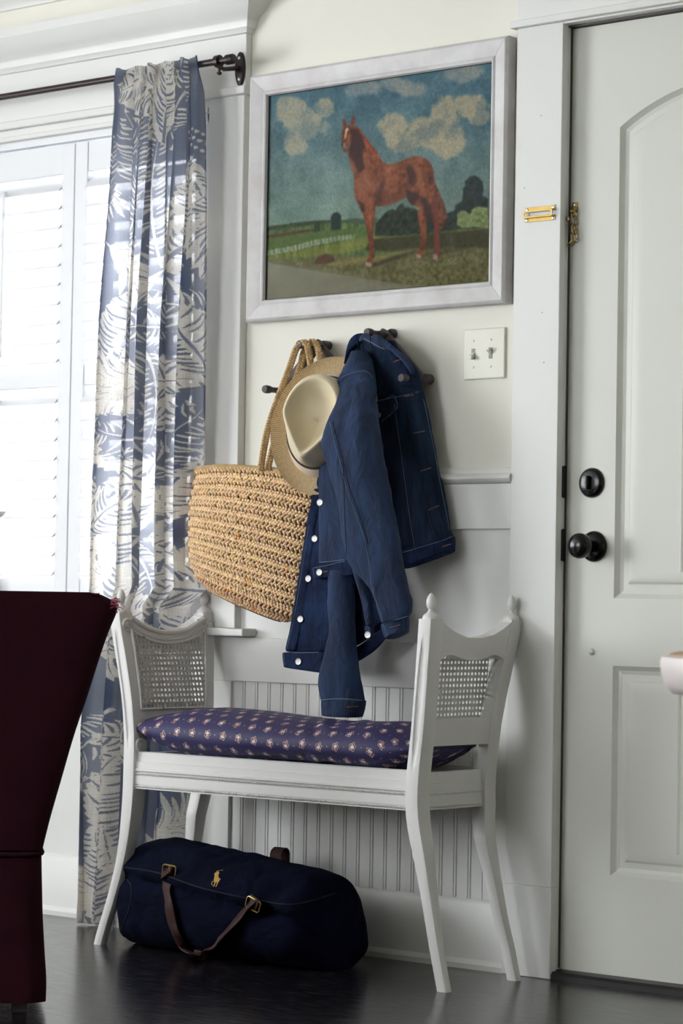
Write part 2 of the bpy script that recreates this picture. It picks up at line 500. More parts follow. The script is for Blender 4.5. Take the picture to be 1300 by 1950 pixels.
for i in range(npl):
    off = (-.693 + pw * (i + .5), 0, 0)
    if p0 is None: p0 = obj('plank', pm, M['trim'], tb, off=off, smooth_deg=20)
    else: link('plank', p0.data, None, tb, off)

# window casing
cas = MB()
for a, c in ((W1 + .006, -.676), (-2.424, W0 - .006)):
    cas.box(a, c, -.024, 0, .75, 2.058)
structure('trim_8', cas, M['trim'], 'flat white side casings of the window', 'casing', bevel=.002)
hd = MB().box(-2.424, -.676, -.020, 0, 2.078, 2.222)
hd.box(W0 - .006, W1 + .006, -.016, 0, 2.036, 2.078).box(W0, W1, -.022, 0, 2.028, 2.040)
structure('trim_9', hd, M['trim'], 'white frieze board over the window', 'board', bevel=.0015)
structure('trim_10', MB().box(-2.430, -.668, -.034, 0, 2.058, 2.079), M['trim'], 'thin white ledge under the frieze board', 'moulding', bevel=.003)
# crown on the window head, mitred at its right end
cp = [(.020, 2.208), (.026, 2.210), (.030, 2.218), (.034, 2.222), (.038, 2.236), (.040, 2.240), (.052, 2.252), (.066, 2.262), (.082, 2.284), (.086, 2.290), (.086, 2.312), (0, 2.312), (0, 2.208)]
R = [[(-2.424 - p, 0, z) for p, z in cp], [(-2.424 - p, -p, z) for p, z in cp], [(-.676 + p - .02, -p, z) for p, z in cp], [(-.676 + p - .02, 0, z) for p, z in cp]]
crown = structure('trim_11', MB().rings(R), M['trim'], 'white stepped crown moulding over the window', 'moulding', smooth_deg=28)
ck = MB()
cr_px = [(505, 2), (500, 14), (492, 22), (488, 30), (482, 38), (477, 48), (475, 60), (474, 78), (473, 100), (471, 122)]
for i, (p, q) in enumerate(zip(cr_px[:-1], cr_px[1:])):
    if i in (2, 5): continue
    ck.tube([at(*p, Y=-.0006), at(*((np.array(p) * .4 + np.array(q) * .6)), Y=-.0006), at(*q, Y=-.0006)], .0011, 5)
o = obj('crack', ck, M['crack'], crown); o['label'] = 'dark ragged crack between moulding and wall'
# stool and apron under the window
structure('trim_12', MB().box(-2.47, -.624, -.052, .10, .731, .750), M['trim'], 'white window stool ledge', 'sill', bevel=.003)
structure('trim_13', MB().box(-2.40, -.770, -.016, 0, .655, .731), M['trim'], 'white apron board under the window stool', 'board', bevel=.002)

structure('trim_20', MB().box(XL, -.765, -.004, 0, .150, .66), M['trim'], 'flat white panel under the window', 'panel')

# window with plantation shutters
win = MB()
win.box(W0, W0 + .02, 0, .14, WZ0, WZ1).box(W1 - .02, W1, 0, .14, WZ0, WZ1).box(W0, W1, 0, .14, WZ1 - .02, WZ1).box(W0, W1, 0, .14, WZ0, WZ0 + .015)
window = structure('window_1', win, M['shutter'], 'tall bright window with white plantation shutters', 'window')
sash = MB().box(W0 + .02, W1 - .02, .105, .13, WZ1 - .065, WZ1 - .02).box(W0 + .02, W1 - .02, .105, .13, WZ0 + .015, WZ0 + .07).box(W0 + .02, W1 - .02, .10, .125, 1.375, 1.42)
for x in (W0 + .02, W1 - .065, -1.575): sash.box(x, x + .045, .105, .13, WZ0 + .015, WZ1 - .02)
obj('sash', sash, M['shutter'], window, bevel=.002)
for xa, xb in ((W0 + .065, -1.575), (-1.53, W1 - .065)):
    for za, zb in ((WZ0 + .07, 1.375), (1.42, WZ1 - .065)):
        obj('pane', MB().box(xa, xb, .116, .119, za, zb), M['pane'], window)
lw = .032
louv = None
for pi, (xa, xb) in enumerate(((-2.278, -1.806), (-1.802, -1.305), (-1.302, -.822))):
    fr = MB()
    sw = .046
    fr.box(xa, xa + sw, .010, .038, .768, 2.006).box(xb - sw, xb, .010, .038, .768, 2.006)
    fr.box(xa + sw, xb - sw, .012, .036, 1.928, 2.006).box(xa + sw, xb - sw, .012, .036, .768, .868).box(xa + sw, xb - sw, .012, .036, 1.369, 1.425)
    pan = obj('shutter_panel', fr, M['shutter'], window, bevel=.002)
    for za, zb in ((.868, 1.369), (1.425, 1.928)):
        n = int(round((zb - za) / .0525)); st = (zb - za) / n
        for k in range(n):
            zc = za + st * (k + .5)
            if louv is None:
                m = MB()
                sec = []
                ang = math.radians(40)
                for q in np.linspace(0, 2 * math.pi, 12, endpoint=False):
                    u, v = lw * math.cos(q), .0045 * math.sin(q)
                    sec.append((u * math.cos(ang) - v * math.sin(ang), u * math.sin(ang) + v * math.cos(ang)))
                hw = .5
                m.rings([[(-hw, y, z) for y, z in sec], [(hw, y, z) for y, z in sec]])
                louv = obj('louver', m, M['shutter'], pan, off=((xa + xb) / 2, .024, zc))
                lo = louv
            else:
                lo = link('louver', louv.data, None, pan, ((xa + xb) / 2, .024, zc))
            lo.scale = (xb - xa - 2 * sw, 1, 1)
        xm = (xa + xb) / 2
        obj('tilt_rod', MB().box(xm - .006, xm + .006, -.014, -.003, za + .03, zb - .03), M['shutter'], pan, bevel=.002)

# door casing, plinth, head, jamb
dc = MB().box(.150, .2765, -.020, 0, 0.200, 2.112).box(D1 - .006, D1 + .12, -.020, 0, .2, 2.112)
casing = structure('trim_14', dc, M['trim'], 'flat white casing boards of the door', 'casing', bevel=.0015)
nl = MB()
for px, py in ((1030, 220), (1032, 595), (1035, 690), (998, 358), (1057, 390)):
    c = at(px, py, Y=-.0203); nl.lathe([(0, 0), (.0016, 0), (.0012, .0006), (0, .0007)], c, (0, -1, 0), 8)
nlo = obj('nail_head', nl, mat('grey_nail_filler', lin(150, 146, 146), .6), casing); nlo['kind'] = 'stuff'
structure('trim_15', MB().box(.147, .279, -.024, 0, 0, .200).box(D1 - .008, D1 + .123, -.024, 0, 0, .2), M['trim'], 'white plinth blocks under the door casing', 'plinth', bevel=.002)
structure('trim_16', MB().box(.138, 1.25, -.034, 0, 2.112, 2.128), M['trim'], 'thin white ledge over the door', 'moulding', bevel=.002)
structure('trim_17', MB().box(.152, 1.23, -.020, 0, 2.128, 2.40), M['trim'], 'white head board over the door', 'board', bevel=.002)
jm = MB().box(D0 - .004, D0 + .003, -.018, .14, 0, DZ + .004).box(D1 - .003, D1 + .004, -.018, .14, 0, DZ + .004).box(D0, D1, -.018, .14, DZ - .004, DZ + .004)
jamb = structure('trim_18', jm, M['trim'], 'white jamb lining of the door opening', 'jamb')
jm2 = MB().box(D0 + .003, D0 + .0046, .0150, .10, .022, DZ - .006).box(D0 + .003, D1 - .003, .006, .10, DZ - .0085, DZ - .004)
obj('weather_strip', jm2, M['darkgap'], jamb)
for zc, w in ((1.092, .026), (.952, .026)):
    s = MB()
    ring = [( -.004 + -.020 * math.cos(q) if False else .012 - .024 * abs(math.cos(q)), zc + .038 * math.sin(q)) for q in np.linspace(-math.pi / 2, math.pi / 2, 14)]
    ring = [(.012 - .024 * math.cos(q), zc + .036 * math.sin(q)) for q in np.linspace(-math.pi / 2, math.pi / 2, 14)] + [(.019, zc + .036), (.019, zc - .036)]
    s.rings([[(D0 + .0025, y, z) for y, z in ring], [(D0 + .0052, y, z) for y, z in ring]])
    obj('strike_plate', s, M['black'], jamb)
structure('trim_19', MB().ext_x([(-.020, 0), (-.020, .011), (-.014, .017), (.02, .019), (.12, .019), (.12, 0)], D0 + .002, D1 - .003), M['threshold'], 'black threshold strip under the door', 'threshold', smooth_deg=15)

# door slab with an arched upper panel and a rectangular lower one
from mathutils.geometry import tessellate_polygon
DX0, DX1, DY, DZ0, DZ1 = .2752, 1.096, .020, .0192, 2.102
dxc = (DX0 + DX1) / 2


def upper(d):
    hw = .281 - d; R0 = .513 - d; zc = 1.4396
    pts = [(dxc - hw, .836 + d), (dxc + hw, .836 + d)]
    a = math.asin(min(hw / R0, 1))
    for q in np.linspace(a, -a, 25): pts.append((dxc + R0 * math.sin(q), zc + R0 * math.cos(q)))
    return pts


def lower(d):
    hw = .281 - d
    return [(dxc - hw, .234 + d), (dxc + hw, .234 + d), (dxc + hw, .689 - d), (dxc - hw, .689 - d)]


dm = MB()
outer = [(DX0, DZ0), (DX1, DZ0), (DX1, DZ1), (DX0, DZ1)]
loops = [outer, upper(0)[::-1], lower(0)[::-1]]
flat = [q for l in loops for q in l]
tris = tessellate_polygon([[Vector((x, z, 0)) for x, z in l] for l in loops])
dm.add([(x, DY, z) for x, z in flat], tris)
dm.rings([[(x, DY + .044, z) for x, z in outer], [(x, DY, z) for x, z in outer]], cap=False)
dm.add([(x, DY + .044, z) for x, z in outer], [(0, 1, 2, 3)])
profile = [(0, 0), (.004, .004), (.010, .009), (.018, .0115), (.026, .0105), (.031, .0095), (.036, .0062), (.046, .004), (.050, .0032), (.058, .0030)]
for fn in (upper, lower):
    rings = [[(x, DY + dep, z) for x, z in fn(d)] for d, dep in profile]
    dm.rings(rings, cap=False)
    last = fn(profile[-1][0])
    # inner field with upright grooves like planks
    zb = last[0][1]; x0, x1 = last[0][0], last[1][0]
    gx = [dxc - .115, dxc + .115]
    t = tessellate_polygon([[Vector((x, z, 0)) for x, z in last]])
    dm.add([(x, DY + profile[-1][1], z) for x, z in last], t)
door = structure('door_1', dm, M['door'], 'white panelled front door with an arched upper panel', 'door', smooth_deg=16)
for fn in (upper, lower):
    last = fn(.058)
    zt = lambda x: (1.4396 + math.sqrt((.513 - .058) ** 2 - (x - dxc) ** 2)) if fn is upper else .689 - .058
    for gx in (dxc - .110, dxc + .110):
        g = MB(); z0, z1 = last[0][1], zt(gx)
        sec = [(-.0045, .0030), (-.0030, .0018), (-.0008, .0016), (0, .0026), (.0008, .0016), (.0030, .0018), (.0045, .0030)]
        g.rings([[(gx + x, DY + y, z) for x, y in sec] for z in (z0, z1)])
        obj('panel_groove', g, M['door'], door)
kb = MB().lathe([(.033, 0), (.033, .003), (.030, .007), (.027, .010), (.026, .0105), (.010, .0115)], (.343, DY, 1.089), (0, -1, 0), 40)
db = obj('deadbolt', kb, M['black'], door)
obj('thumb_turn', MB().box(.3405, .3455, DY - .022, DY - .010, 1.074, 1.104), M['black'], db, bevel=.002)
kr = MB().lathe([(.034, 0), (.034, .003), (.031, .008), (.024, .012), (.014, .0145), (.013, .030), (.015, .034), (.0225, .038), (.0268, .046), (.0280, .055), (.0262, .064), (.0215, .070), (.012, .0735), (0, .0745)], (.351, DY, .949), (0, -1, 0), 40)
kn = obj('door_knob', kr, M['black'], door)
kw = MB().lathe([(.0275, .0502), (.0282, .0525), (.0282, .0545), (.0275, .0565)], (.351, DY, .949), (0, -1, 0), 40)
bp = MB().lathe([(.0075, 0), (.0075, .002), (.0055, .006), (.003, .008), (0, .0083)], at(1127, 1241, Y=DY), (0, -1, 0), 16)
obj('bumper_stud', bp, M['door'], door)
# ------------------------------------------------------------------ flat print painted into vertex colours
def fill(mask, PX, PY, poly):
    """mask |= inside(poly), PX / PY: regular coordinate grids (columns / rows)."""
    poly = np.asarray(poly, float)
    x0, y0 = poly.min(0); x1, y1 = poly.max(0)
    cx, cy = PX, PY
    i0, i1 = np.searchsorted(cx, x0), np.searchsorted(cx, x1)
    j0, j1 = np.searchsorted(cy, y0), np.searchsorted(cy, y1)
    if i1 <= i0 or j1 <= j0: return None
    gx = cx[i0:i1][None, :]; gy = cy[j0:j1][:, None]
    ins = np.zeros((j1 - j0, i1 - i0), bool)
    n = len(poly)
    for k in range(n):
        ax, ay = poly[k]; bx, by = poly[(k + 1) % n]
        if ay == by: continue
        ins ^= ((ay > gy) != (by > gy)) & (gx < (bx - ax) * (gy - ay) / (by - ay) + ax)
    return (slice(j0, j1), slice(i0, i1)), ins


def inside_general(GX, GY, poly):
    poly = np.asarray(poly, float); ins = np.zeros(GX.shape, bool); n = len(poly)
    for k in range(n):
        ax, ay = poly[k]; bx, by = poly[(k + 1) % n]
        if ay == by: continue
        ins ^= ((ay > GY) != (by > GY)) & (GX < (bx - ax) * (GY - ay) / (by - ay) + ax)
    return ins


def blur(a, r):
    for ax in (0, 1):
        for _ in range(2):
            p = np.pad(a, [(r, r) if k == ax else (0, 0) for k in range(a.ndim)], mode='edge')
            c = np.cumsum(np.insert(p, 0, 0, axis=ax), axis=ax)
            n = a.shape[ax]
            a = (np.take(c, range(2 * r + 1, n + 2 * r + 1), axis=ax) - np.take(c, range(0, n), axis=ax)) / (2 * r + 1)
    return a


def fbm(shape, cells, octv=4, seed=0):
    g = np.random.default_rng(seed); out = np.zeros(shape); amp = 1.0; tot = 0
    for o in range(octv):
        cy, cx = cells[0] * 2 ** o, cells[1] * 2 ** o
        n = g.random((cy + 2, cx + 2))
        y = np.linspace(0, cy, shape[0]); x = np.linspace(0, cx, shape[1])
        yi = y.astype(int); xi = x.astype(int); fy = (y - yi)[:, None]; fx = (x - xi)[None, :]
        fy = fy * fy * (3 - 2 * fy); fx = fx * fx * (3 - 2 * fx)
        v = n[yi][:, xi] * (1 - fy) * (1 - fx) + n[yi + 1][:, xi] * fy * (1 - fx) + n[yi][:, xi + 1] * (1 - fy) * fx + n[yi + 1][:, xi + 1] * fy * fx
        out += amp * v; tot += amp; amp *= 0.55
    return out / tot


def srgb2lin(a):
    a = np.clip(a, 0, 255) / 255.0
    return np.where(a <= 0.04045, a / 12.92, ((a + 0.055) / 1.055) ** 2.4)


def grid_mesh(name, P, colr=None, closed_u=False, uv=None):
    """P: (n, m, 3) array of points -> mesh with a 'Col' point colour layer (linear)."""
    n, m = P.shape[:2]
    me = bpy.data.meshes.new(name)
    idx = np.arange(n * m).reshape(n, m)
    if closed_u: idx2 = np.concatenate([idx, idx[:, :1]], 1)
    else: idx2 = idx
    q = np.stack([idx2[:-1, :-1], idx2[:-1, 1:], idx2[1:, 1:], idx2[1:, :-1]], -1).reshape(-1, 4)
    me.vertices.add(n * m); me.vertices.foreach_set('co', P.reshape(-1).astype(np.float32))
    me.loops.add(q.size); me.polygons.add(len(q))
    me.loops.foreach_set('vertex_index', q.reshape(-1).astype(np.int32))
    me.polygons.foreach_set('loop_start', np.arange(0, q.size, 4, dtype=np.int32))
    me.polygons.foreach_set('use_smooth', np.ones(len(q), bool))
    me.update(calc_edges=True)
    if colr is not None:
        a = me.color_attributes.new('Col', 'FLOAT_COLOR', 'POINT')
        c = np.concatenate([colr.reshape(-1, 3), np.ones((n * m, 1))], 1).astype(np.float32)
        a.data.foreach_set('color', c.reshape(-1))
    if uv is not None:
        l = me.uv_layers.new(name='UVMap')
        l.data.foreach_set('uv', uv.reshape(-1, 2)[q.reshape(-1)].astype(np.float32).reshape(-1))
    return me


# ------------------------------------------------------------------ curtain rod
rod = thing('curtain_rod', 'dark bronze curtain rod mounted above the shuttered window', 'curtain rod', (-.70, -.10, 2.13))
RZ, RY = 2.128, -.10
obj('rod', MB().tube([(-2.46, RY, RZ), (-.655, RY, RZ)], .0085, 16), M['bronze'], rod)
obj('end_cap', MB().lathe([(.0085, 0), (.0125, 0), (.0125, .020), (.010, .024), (0, .025)], (-.665, RY, RZ), (1, 0, 0), 20), M['bronze'], rod)
cl = MB().lathe([(.012, 0), (.015, 0), (.015, .012), (.012, .012)], (-.700, RY, RZ), (1, 0, 0), 20)
br = obj('bracket', cl.tube([(-.694, RY, RZ - .012), (-.694, RY + .02, RZ - .016), (-.694, -.024, RZ - .004)], .0055, 10), M['bronze'], rod)
obj('set_screw', MB().lathe([(.003, 0), (.003, .012), (.006, .013), (.006, .018), (.003, .020)], (-.690, RY, RZ - .014), (0, 0, -1), 12), M['bronze'], br)
pl = MB()
ov = [(.0155 * math.cos(q), .042 * math.sin(q)) for q in np.linspace(0, 2 * math.pi, 28, endpoint=False)]
pl.rings([[(-.692 + x, y, 2.122 + z) for x, z in [(a * s, b * s) for a, b in ov]] for y, s in ((-.020, 1), (-.025, 1), (-.028, .86))])
bp_ = obj('wall_plate', pl, M['bronze'], rod)
for dz in (.026, -.026, 0):
    obj('screw', MB().lathe([(.0042, 0), (.004, .0012), (.002, .002)], (-.692, -.0275, 2.122 + dz), (0, -1, 0), 10), M['steel'], bp_)

# ------------------------------------------------------------------ leaf print curtain
CN, CM = 1500, 420            # rows, columns
CW, CH = 0.60, 2.10           # flat width and height of the painted cloth
PXc = np.linspace(0, CW, CM); PYc = np.linspace(0, CH, CN)
pat = np.ones((CN, CM))       # 1 = blue ground, 0 = cream


def put(poly, v):
    r = fill(pat, PXc, PYc, poly)
    if r is not None: pat[r[0]][r[1]] = v


def stroke(p, q, w, v, bend=0.0):
    p = np.array(p); q = np.array(q); d = q - p; n = np.array([-d[1], d[0]])
    L_ = np.linalg.norm(d) + 1e-9; n /= L_
    mid = (p + q) / 2 + n * bend * L_
    c = catmull([p, mid, q], 6); w_ = w * np.array([.55, .95, 1, .9, .6, .12])
    t = np.gradient(c, axis=0); t /= np.linalg.norm(t, axis=1)[:, None]
    nn = np.stack([-t[:, 1], t[:, 0]], 1)
    put(np.concatenate([c + nn * w_[:, None], (c - nn * w_[:, None])[::-1]]), v)


def broad(c, ang, L_, W_, v, r_):
    """a broad leaf with a herringbone of carved veins"""
    a = np.array([math.cos(ang), math.sin(ang)]); n = np.array([-a[1], a[0]])
    bend = r_.uniform(-.14, .14) * L_
    rib = lambda t: np.array(c) + a * L_ * (t - .5) + n * bend * 4 * t * (1 - t)
    wid = lambda t: W_ * math.sin(math.pi * min(t * .93 + .05, 1)) ** .7
    ts = np.linspace(0, 1, 46)
    A, B = [], []
    for i, t in enumerate(ts):
        j = .90 + .16 * ((i * 7) % 3) / 2 * (1 if i % 2 else .8)
        A.append(rib(t) + n * wid(t) * j + a * .006 * ((i % 3) - 1)); B.append(rib(t) - n * wid(t) * j)
    put(np.array(A + B[::-1]), v)
    for i in range(2, int(L_ / .0120)):
        t = i / (L_ / .0120)
        for s in (1, -1):
            if r_.random() < .1: continue
            w = wid(t); e = r_.uniform(.55, .98); s0 = r_.uniform(.05, .3)
            p = rib(t) + n * s * w * s0; q = rib(t) + n * s * w * e + a * w * .55 * e
            stroke(p, q, r_.uniform(.0016, .0034), 1 - v, s * .1)
    put(np.array([rib(t) + n * .004 * (1.1 - t) for t in ts] + [rib(t) - n * .004 * (1.1 - t) for t in ts[::-1]]), 1 - v)


def palm(c, ang, L_, v, r_, n_=11):
    a = np.array([math.cos(ang), math.sin(ang)]); n = np.array([-a[1], a[0]])
    rib = lambda t: np.array(c) + a * L_ * (t - .5)
    for i in range(n_):
        t = .12 + .88 * i / n_
        for s in (1, -1):
            p = rib(t); ln = L_ * (.42 - .2 * t) * r_.uniform(.85, 1.15)
            q = p + (n * s * .75 + a * .7) * ln
            stroke(p, q, .0075 * r_.uniform(.8, 1.2), v, s * -.12)
            stroke(p + (q - p) * .12, p + (q - p) * .8, .0008, 1 - v, s * -.12)
    stroke(rib(0), rib(1), .003, v)


r_ = np.random.default_rng(21)
for _ in range(26):
    broad((r_.uniform(0, CW), r_.uniform(0, CH)), r_.uniform(0, 6.28), r_.uniform(.26, .42), r_.uniform(.055, .085), 0, r_)
for _ in range(16):
    palm((r_.uniform(0, CW), r_.uniform(0, CH)), r_.uniform(0, 6.28), r_.uniform(.26, .36), 0, r_)
for _ in range(15):
    broad((r_.uniform(0, CW), r_.uniform(0, CH)), r_.uniform(0, 6.28), r_.uniform(.24, .36), r_.uniform(.05, .08), 1, r_)
for _ in range(12):
    broad((r_.uniform(0, CW), r_.uniform(0, CH)), r_.uniform(0, 6.28), r_.uniform(.20, .34), r_.uniform(.045, .07), 0, r_)
for _ in range(10):                      # seed pods: rows of small carved cells
    cx_, cy_, an = r_.uniform(0, CW), r_.uniform(0, CH), r_.uniform(0, 6.28)
    for i in range(7):
        for j in (-1, 0, 1):
            x = cx_ + math.cos(an) * i * .016 - math.sin(an) * j * .018; y = cy_ + math.sin(an) * i * .016 + math.cos(an) * j * .018
            stroke((x - .005, y), (x + .006, y + r_.uniform(-.003, .003)), .004, 0)
blue = srgb2lin(np.array([78., 93., 126.])); cream = srgb2lin(np.array([232., 227., 218.]))
tone = fbm((CN, CM), (60, 14), 3, 5)[..., None]
ccol = (blue * pat[..., None] + cream * (1 - pat[..., None])) * (.86 + .28 * tone)

Lx = np.array([(110, 224, 383), (122, 221, 386), (160, 213, 389), (250, 206, 393), (400, 198, 392), (600, 190, 387), (800, 184, 383), (1000, 173, 381), (1130, 166, 383),
               (1200, 163, 388), (1400, 142, 384), (1600, 138, 366), (1777, 137, 362)], float)
zt = at(300, 108, Y=RY)[2]
cP = np.zeros((CN, CM, 3)); cW = np.zeros((CN, CM))
s = np.linspace(0, 1, CM)
ztop = RZ + .016; zbot = .006
pz = Lx[:, 0]
for j in range(CN):
    t = j / (CN - 1)
    z = ztop + (zbot - ztop) * t
    yb = RY + .010 * smooth(.3, .6, t)
    # photo rows at this height
    xm = -.88
    py = np.interp(z, [at(270, q, Y=RY)[2] for q in (1900, 1000, 60)], [1900, 1000, 60]) if j % 20 == 0 or j == 0 else py_prev + (py_step if j > 1 else 0)
    if j % 20 == 0:
        z2 = z + (zbot - ztop) * 20 / (CN - 1)
        p2 = np.interp(z2, [at(270, q, Y=RY)[2] for q in (1900, 1000, 60)], [1900, 1000, 60]); py_step = (p2 - py) / 20
    py_prev = py
    lx = np.interp(py, pz, Lx[:, 1]); rx = np.interp(py, pz, Lx[:, 2])
    xl = at(lx, py, Y=yb)[0]; xr = at(rx, py, Y=yb)[0]
    inset = .008
    amp = .011 + .016 * smooth(.02, .35, t) - .006 * smooth(.5, .75, t)
    if z < .86: xr = min(xr, np.interp(z, [0, .1, .2, .3, .4, .75, .80, .86], [-.868, -.835, -.812, -.800, -.790, -.800, -.80, xr]) + .008 + .007)
    ph = .5 * math.sin(2.1 * t + .4) + .25 * math.sin(5 * t)
    k = 5.2
    sw = s + .028 * np.sin(2 * math.pi * (2.3 * s + .35 * t)) + .012 * np.sin(2 * math.pi * (5 * s - .5 * t))
    w = 2 * math.pi * k * sw + ph
    y = yb + amp * np.sin(w) + .35 * amp * np.sin(1.7 * w + 1.3 + 2 * t) - .004 * np.cos(3 * w)
    x = xl + inset + (xr - xl - 2 * inset) * s + amp * .55 * np.sin(2 * w + .8)
    cW[j] = w; cP[j, :, 0] = x; cP[j, :, 1] = y; cP[j, :, 2] = z + .004 * np.sin(w * .5 + 1) * smooth(.9, 1, t)
# rod pocket: the cloth wraps snugly round the rod at its head
hd_t = np.linspace(0, 1, CN)
for j in range(40):
    f = 1 - j / 40
    cP[j, :, 1] = cP[j, :, 1] * (1 - f * .45) + (RY - .013) * f * .45
wz_ = smooth(RZ - .075, RZ - .012, cP[..., 2])
tg_ = RY - .0125 - .015 * (.5 - .5 * np.cos(cW + .6 * np.sin(cW * .5))) ** 1.5
cP[..., 2] += .004 * np.sin(cW * 1.0 + .5) * wz_
ny_ = cP[..., 1] * (1 - wz_) + tg_ * wz_
cP[..., 0] += (cP[..., 1] - ny_).mean(1, keepdims=True) * .85 + .006 * wz_ * (1 - 2 * s[None])
cP[..., 1] = ny_
cme = grid_mesh('curtain', cP, ccol)
cur = link('curtain', cme, M['curtain'])
tag(cur, 'blue and cream leaf print linen curtain hanging from the dark rod', 'curtain')

# ------------------------------------------------------------------ framed painting
pic = thing('framed_picture', 'horse painting in a whitewashed wooden frame above the hanging hat and jacket', 'picture', (-.26, -.006, 1.49))
FX0, FX1, FZ0, FZ1 = -.651, .1345, 1.4945, 2.0975
mw = .0525
fprof = [(0, -.004), (0, -.030), (.003, -.034), (.007, -.036), (.012, -.0345), (.016, -.0335), (.030, -.0300), (.040, -.0255), (.0425, -.0275), (.046, -.0285), (.0495, -.0270), (mw, -.021), (mw, -.004)]
cor = [(FX0, FZ0, 1, 1), (FX1, FZ0, -1, 1), (FX1, FZ1, -1, -1), (FX0, FZ1, 1, -1)]
for i in range(4):
    a, c = cor[i], cor[(i + 1) % 4]
    g = .0004
    fr = MB().rings([[(q[0] + q[2] * u + (g if c[0] != a[0] else 0) * (1 if q is a else -1) * (1 if c[0] > a[0] else -1), y,
                       q[1] + q[3] * u + (g if c[1] != a[1] else 0) * (1 if q is a else -1) * (1 if c[1] > a[1] else -1)) for u, y in fprof] for q in (a, c)])
    obj('frame_rail', fr, M['frame'], pic, smooth_deg=30)
obj('inner_lip', MB().box(FX0 + mw - .001, FX1 - mw + .001, -.020, -.0185, FZ0 + mw - .001, FZ0 + mw + .0012).box(FX0 + mw - .001, FX0 + mw + .0022, -.020, -.0185, FZ0 + mw, FZ1 - mw)
    .box(FX0 + mw - .001, FX1 - mw + .001, -.020, -.0185, FZ1 - mw - .0012, FZ1 - mw + .001).box(FX1 - mw - .001, FX1 - mw + .001, -.020, -.0185, FZ0 + mw, FZ1 - mw), M['crack'], pic)
obj('backing', MB().box(FX0 + .02, FX1 - .02, -.012, -.002, FZ0 + .02, FZ1 - .02), M['frame'], pic)
AN, AM = 380, 520
ax_ = np.linspace(FX0 + mw - .002, FX1 - mw + .002, AM); az_ = np.linspace(FZ1 - mw + .002, FZ0 + mw - .002, AN)
PP = np.zeros((AN, AM, 3)); PP[..., 0] = ax_[None]; PP[..., 2] = az_[:, None]; PP[..., 1] = -.0165
dd = PP - CAM; ww = dd @ CF
GX = 650 + FPX * (dd @ CR) / ww; GY = 975 - FPX * (dd @ CU) / ww
z7 = lambda pts: [(620 + a / 5.0, 200 + c / 5.0) for a, c in pts]
z2 = lambda pts: [(460 + a / 2.4074, 40 + c / 2.4074) for a, c in pts]
n1 = fbm((AN, AM), (5, 7), 5, 1); n2 = fbm((AN, AM), (14, 18), 4, 2); n3 = fbm((AN, AM), (60, 80), 2, 3); n4 = fbm((AN, AM), (8, 60), 3, 4)
art = np.zeros((AN, AM, 3))


def C3(*c): return np.array(c, float)


def lay(mask, c):
    global art
    art = art * (1 - mask[..., None]) + np.asarray(c, float) * mask[..., None]


v = smooth(150, 430, GY)[..., None]; hx = smooth(500, 930, GX)[..., None]
art = C3(72, 108, 122) * (1 - v) + C3(112, 138, 126) * v
art = art * (1 - .18 * hx * v) + 0
art = art + ((n2 - .5) * 34)[..., None] * C3(1, .9, .7) + ((n1 - .5) * 40)[..., None]


def cloud(cs, c, hi, sh=.5, soft=.09):
    m = np.zeros((AN, AM))
    for x, y, rx, ry in cs:
        px, py = z2([(x, y)])[0]; rx /= 2.4; ry /= 2.4
        d = ((GX - px) / rx) ** 2 + ((GY - py) / ry) ** 2
        m = np.maximum(m, np.exp(-d * 1.1))
    m = m + (n2 - .5) * .55 + (n1 - .5) * .3
    k = smooth(sh - soft, sh + soft * 2, m)
    t = smooth(.35, .65, n2 + .15 * (n1 - .5))[..., None]
    global art
    cc = np.asarray(c) * (1 - t) + np.asarray(hi) * t
    art = art * (1 - k[..., None] * .82) + cc * k[..., None] * .82


cloud([(230, 420, 80, 70), (290, 480, 110, 90), (240, 560, 70, 60), (380, 400, 60, 50), (200, 380, 50, 40)], (126, 136, 128), (164, 158, 132), .42)
cloud([(560, 310, 130, 50), (700, 290, 90, 60), (780, 310, 90, 50), (1010, 240, 130, 60)], (122, 136, 138), (146, 148, 138), .52, .15)
cloud([(690, 490, 70, 70), (740, 560, 90, 60), (850, 510, 90, 80), (930, 430, 70, 100), (950, 540, 80, 90), (1050, 390, 100, 60), (1090, 440, 60, 60)], (128, 132, 120), (172, 158, 126), .42)
# soft grey reflections lie on the glass; land below
soft = lambda poly, r=1: blur(inside_general(GX, GY, poly).astype(float), r)
land = soft(z2([(100, 955), (160, 940), (300, 925), (410, 918), (560, 905), (700, 915), (1140, 900), (1140, 1300), (100, 1300)]), 1)
lay(land, C3(98, 124, 62))
lay(land, (C3(80, 104, 58) + (n4[..., None] - .5) * C3(70, 66, 30)))
lay(soft(z2([(100, 945), (300, 918), (410, 912), (410, 925), (300, 938), (110, 962)]), 1), C3(58, 74, 52))
lay(soft(z2([(100, 985), (230, 965), (330, 952), (330, 962), (230, 985), (110, 1003)]), 1), C3(86, 66, 48))
lay(soft(z2([(100, 1000), (330, 966), (560, 945), (700, 955), (700, 990), (420, 990), (110, 1050)]), 1), C3(82, 104, 52))
lay(soft(z2([(100, 1080), (330, 1035), (600, 985), (830, 975), (1140, 940), (1140, 1010), (850, 1010), (600, 1040), (400, 1075), (110, 1100)]), 2), C3(110, 118, 52) + (n4[..., None] - .5) * 40)
lay(soft(z2([(600, 1000), (840, 975), (1140, 950), (1140, 1045), (900, 1050), (700, 1060), (560, 1050)]), 2), C3(66, 66, 44) + (n2[..., None] - .5) * 30)
lay(soft(z2([(100, 1100), (400, 1080), (620, 1075), (800, 1050), (1140, 1040), (1140, 1300), (100, 1300)]), 3), C3(96, 94, 56) + (n3[..., None] - .5) * 40 + (n2[..., None] - .5) * 34)
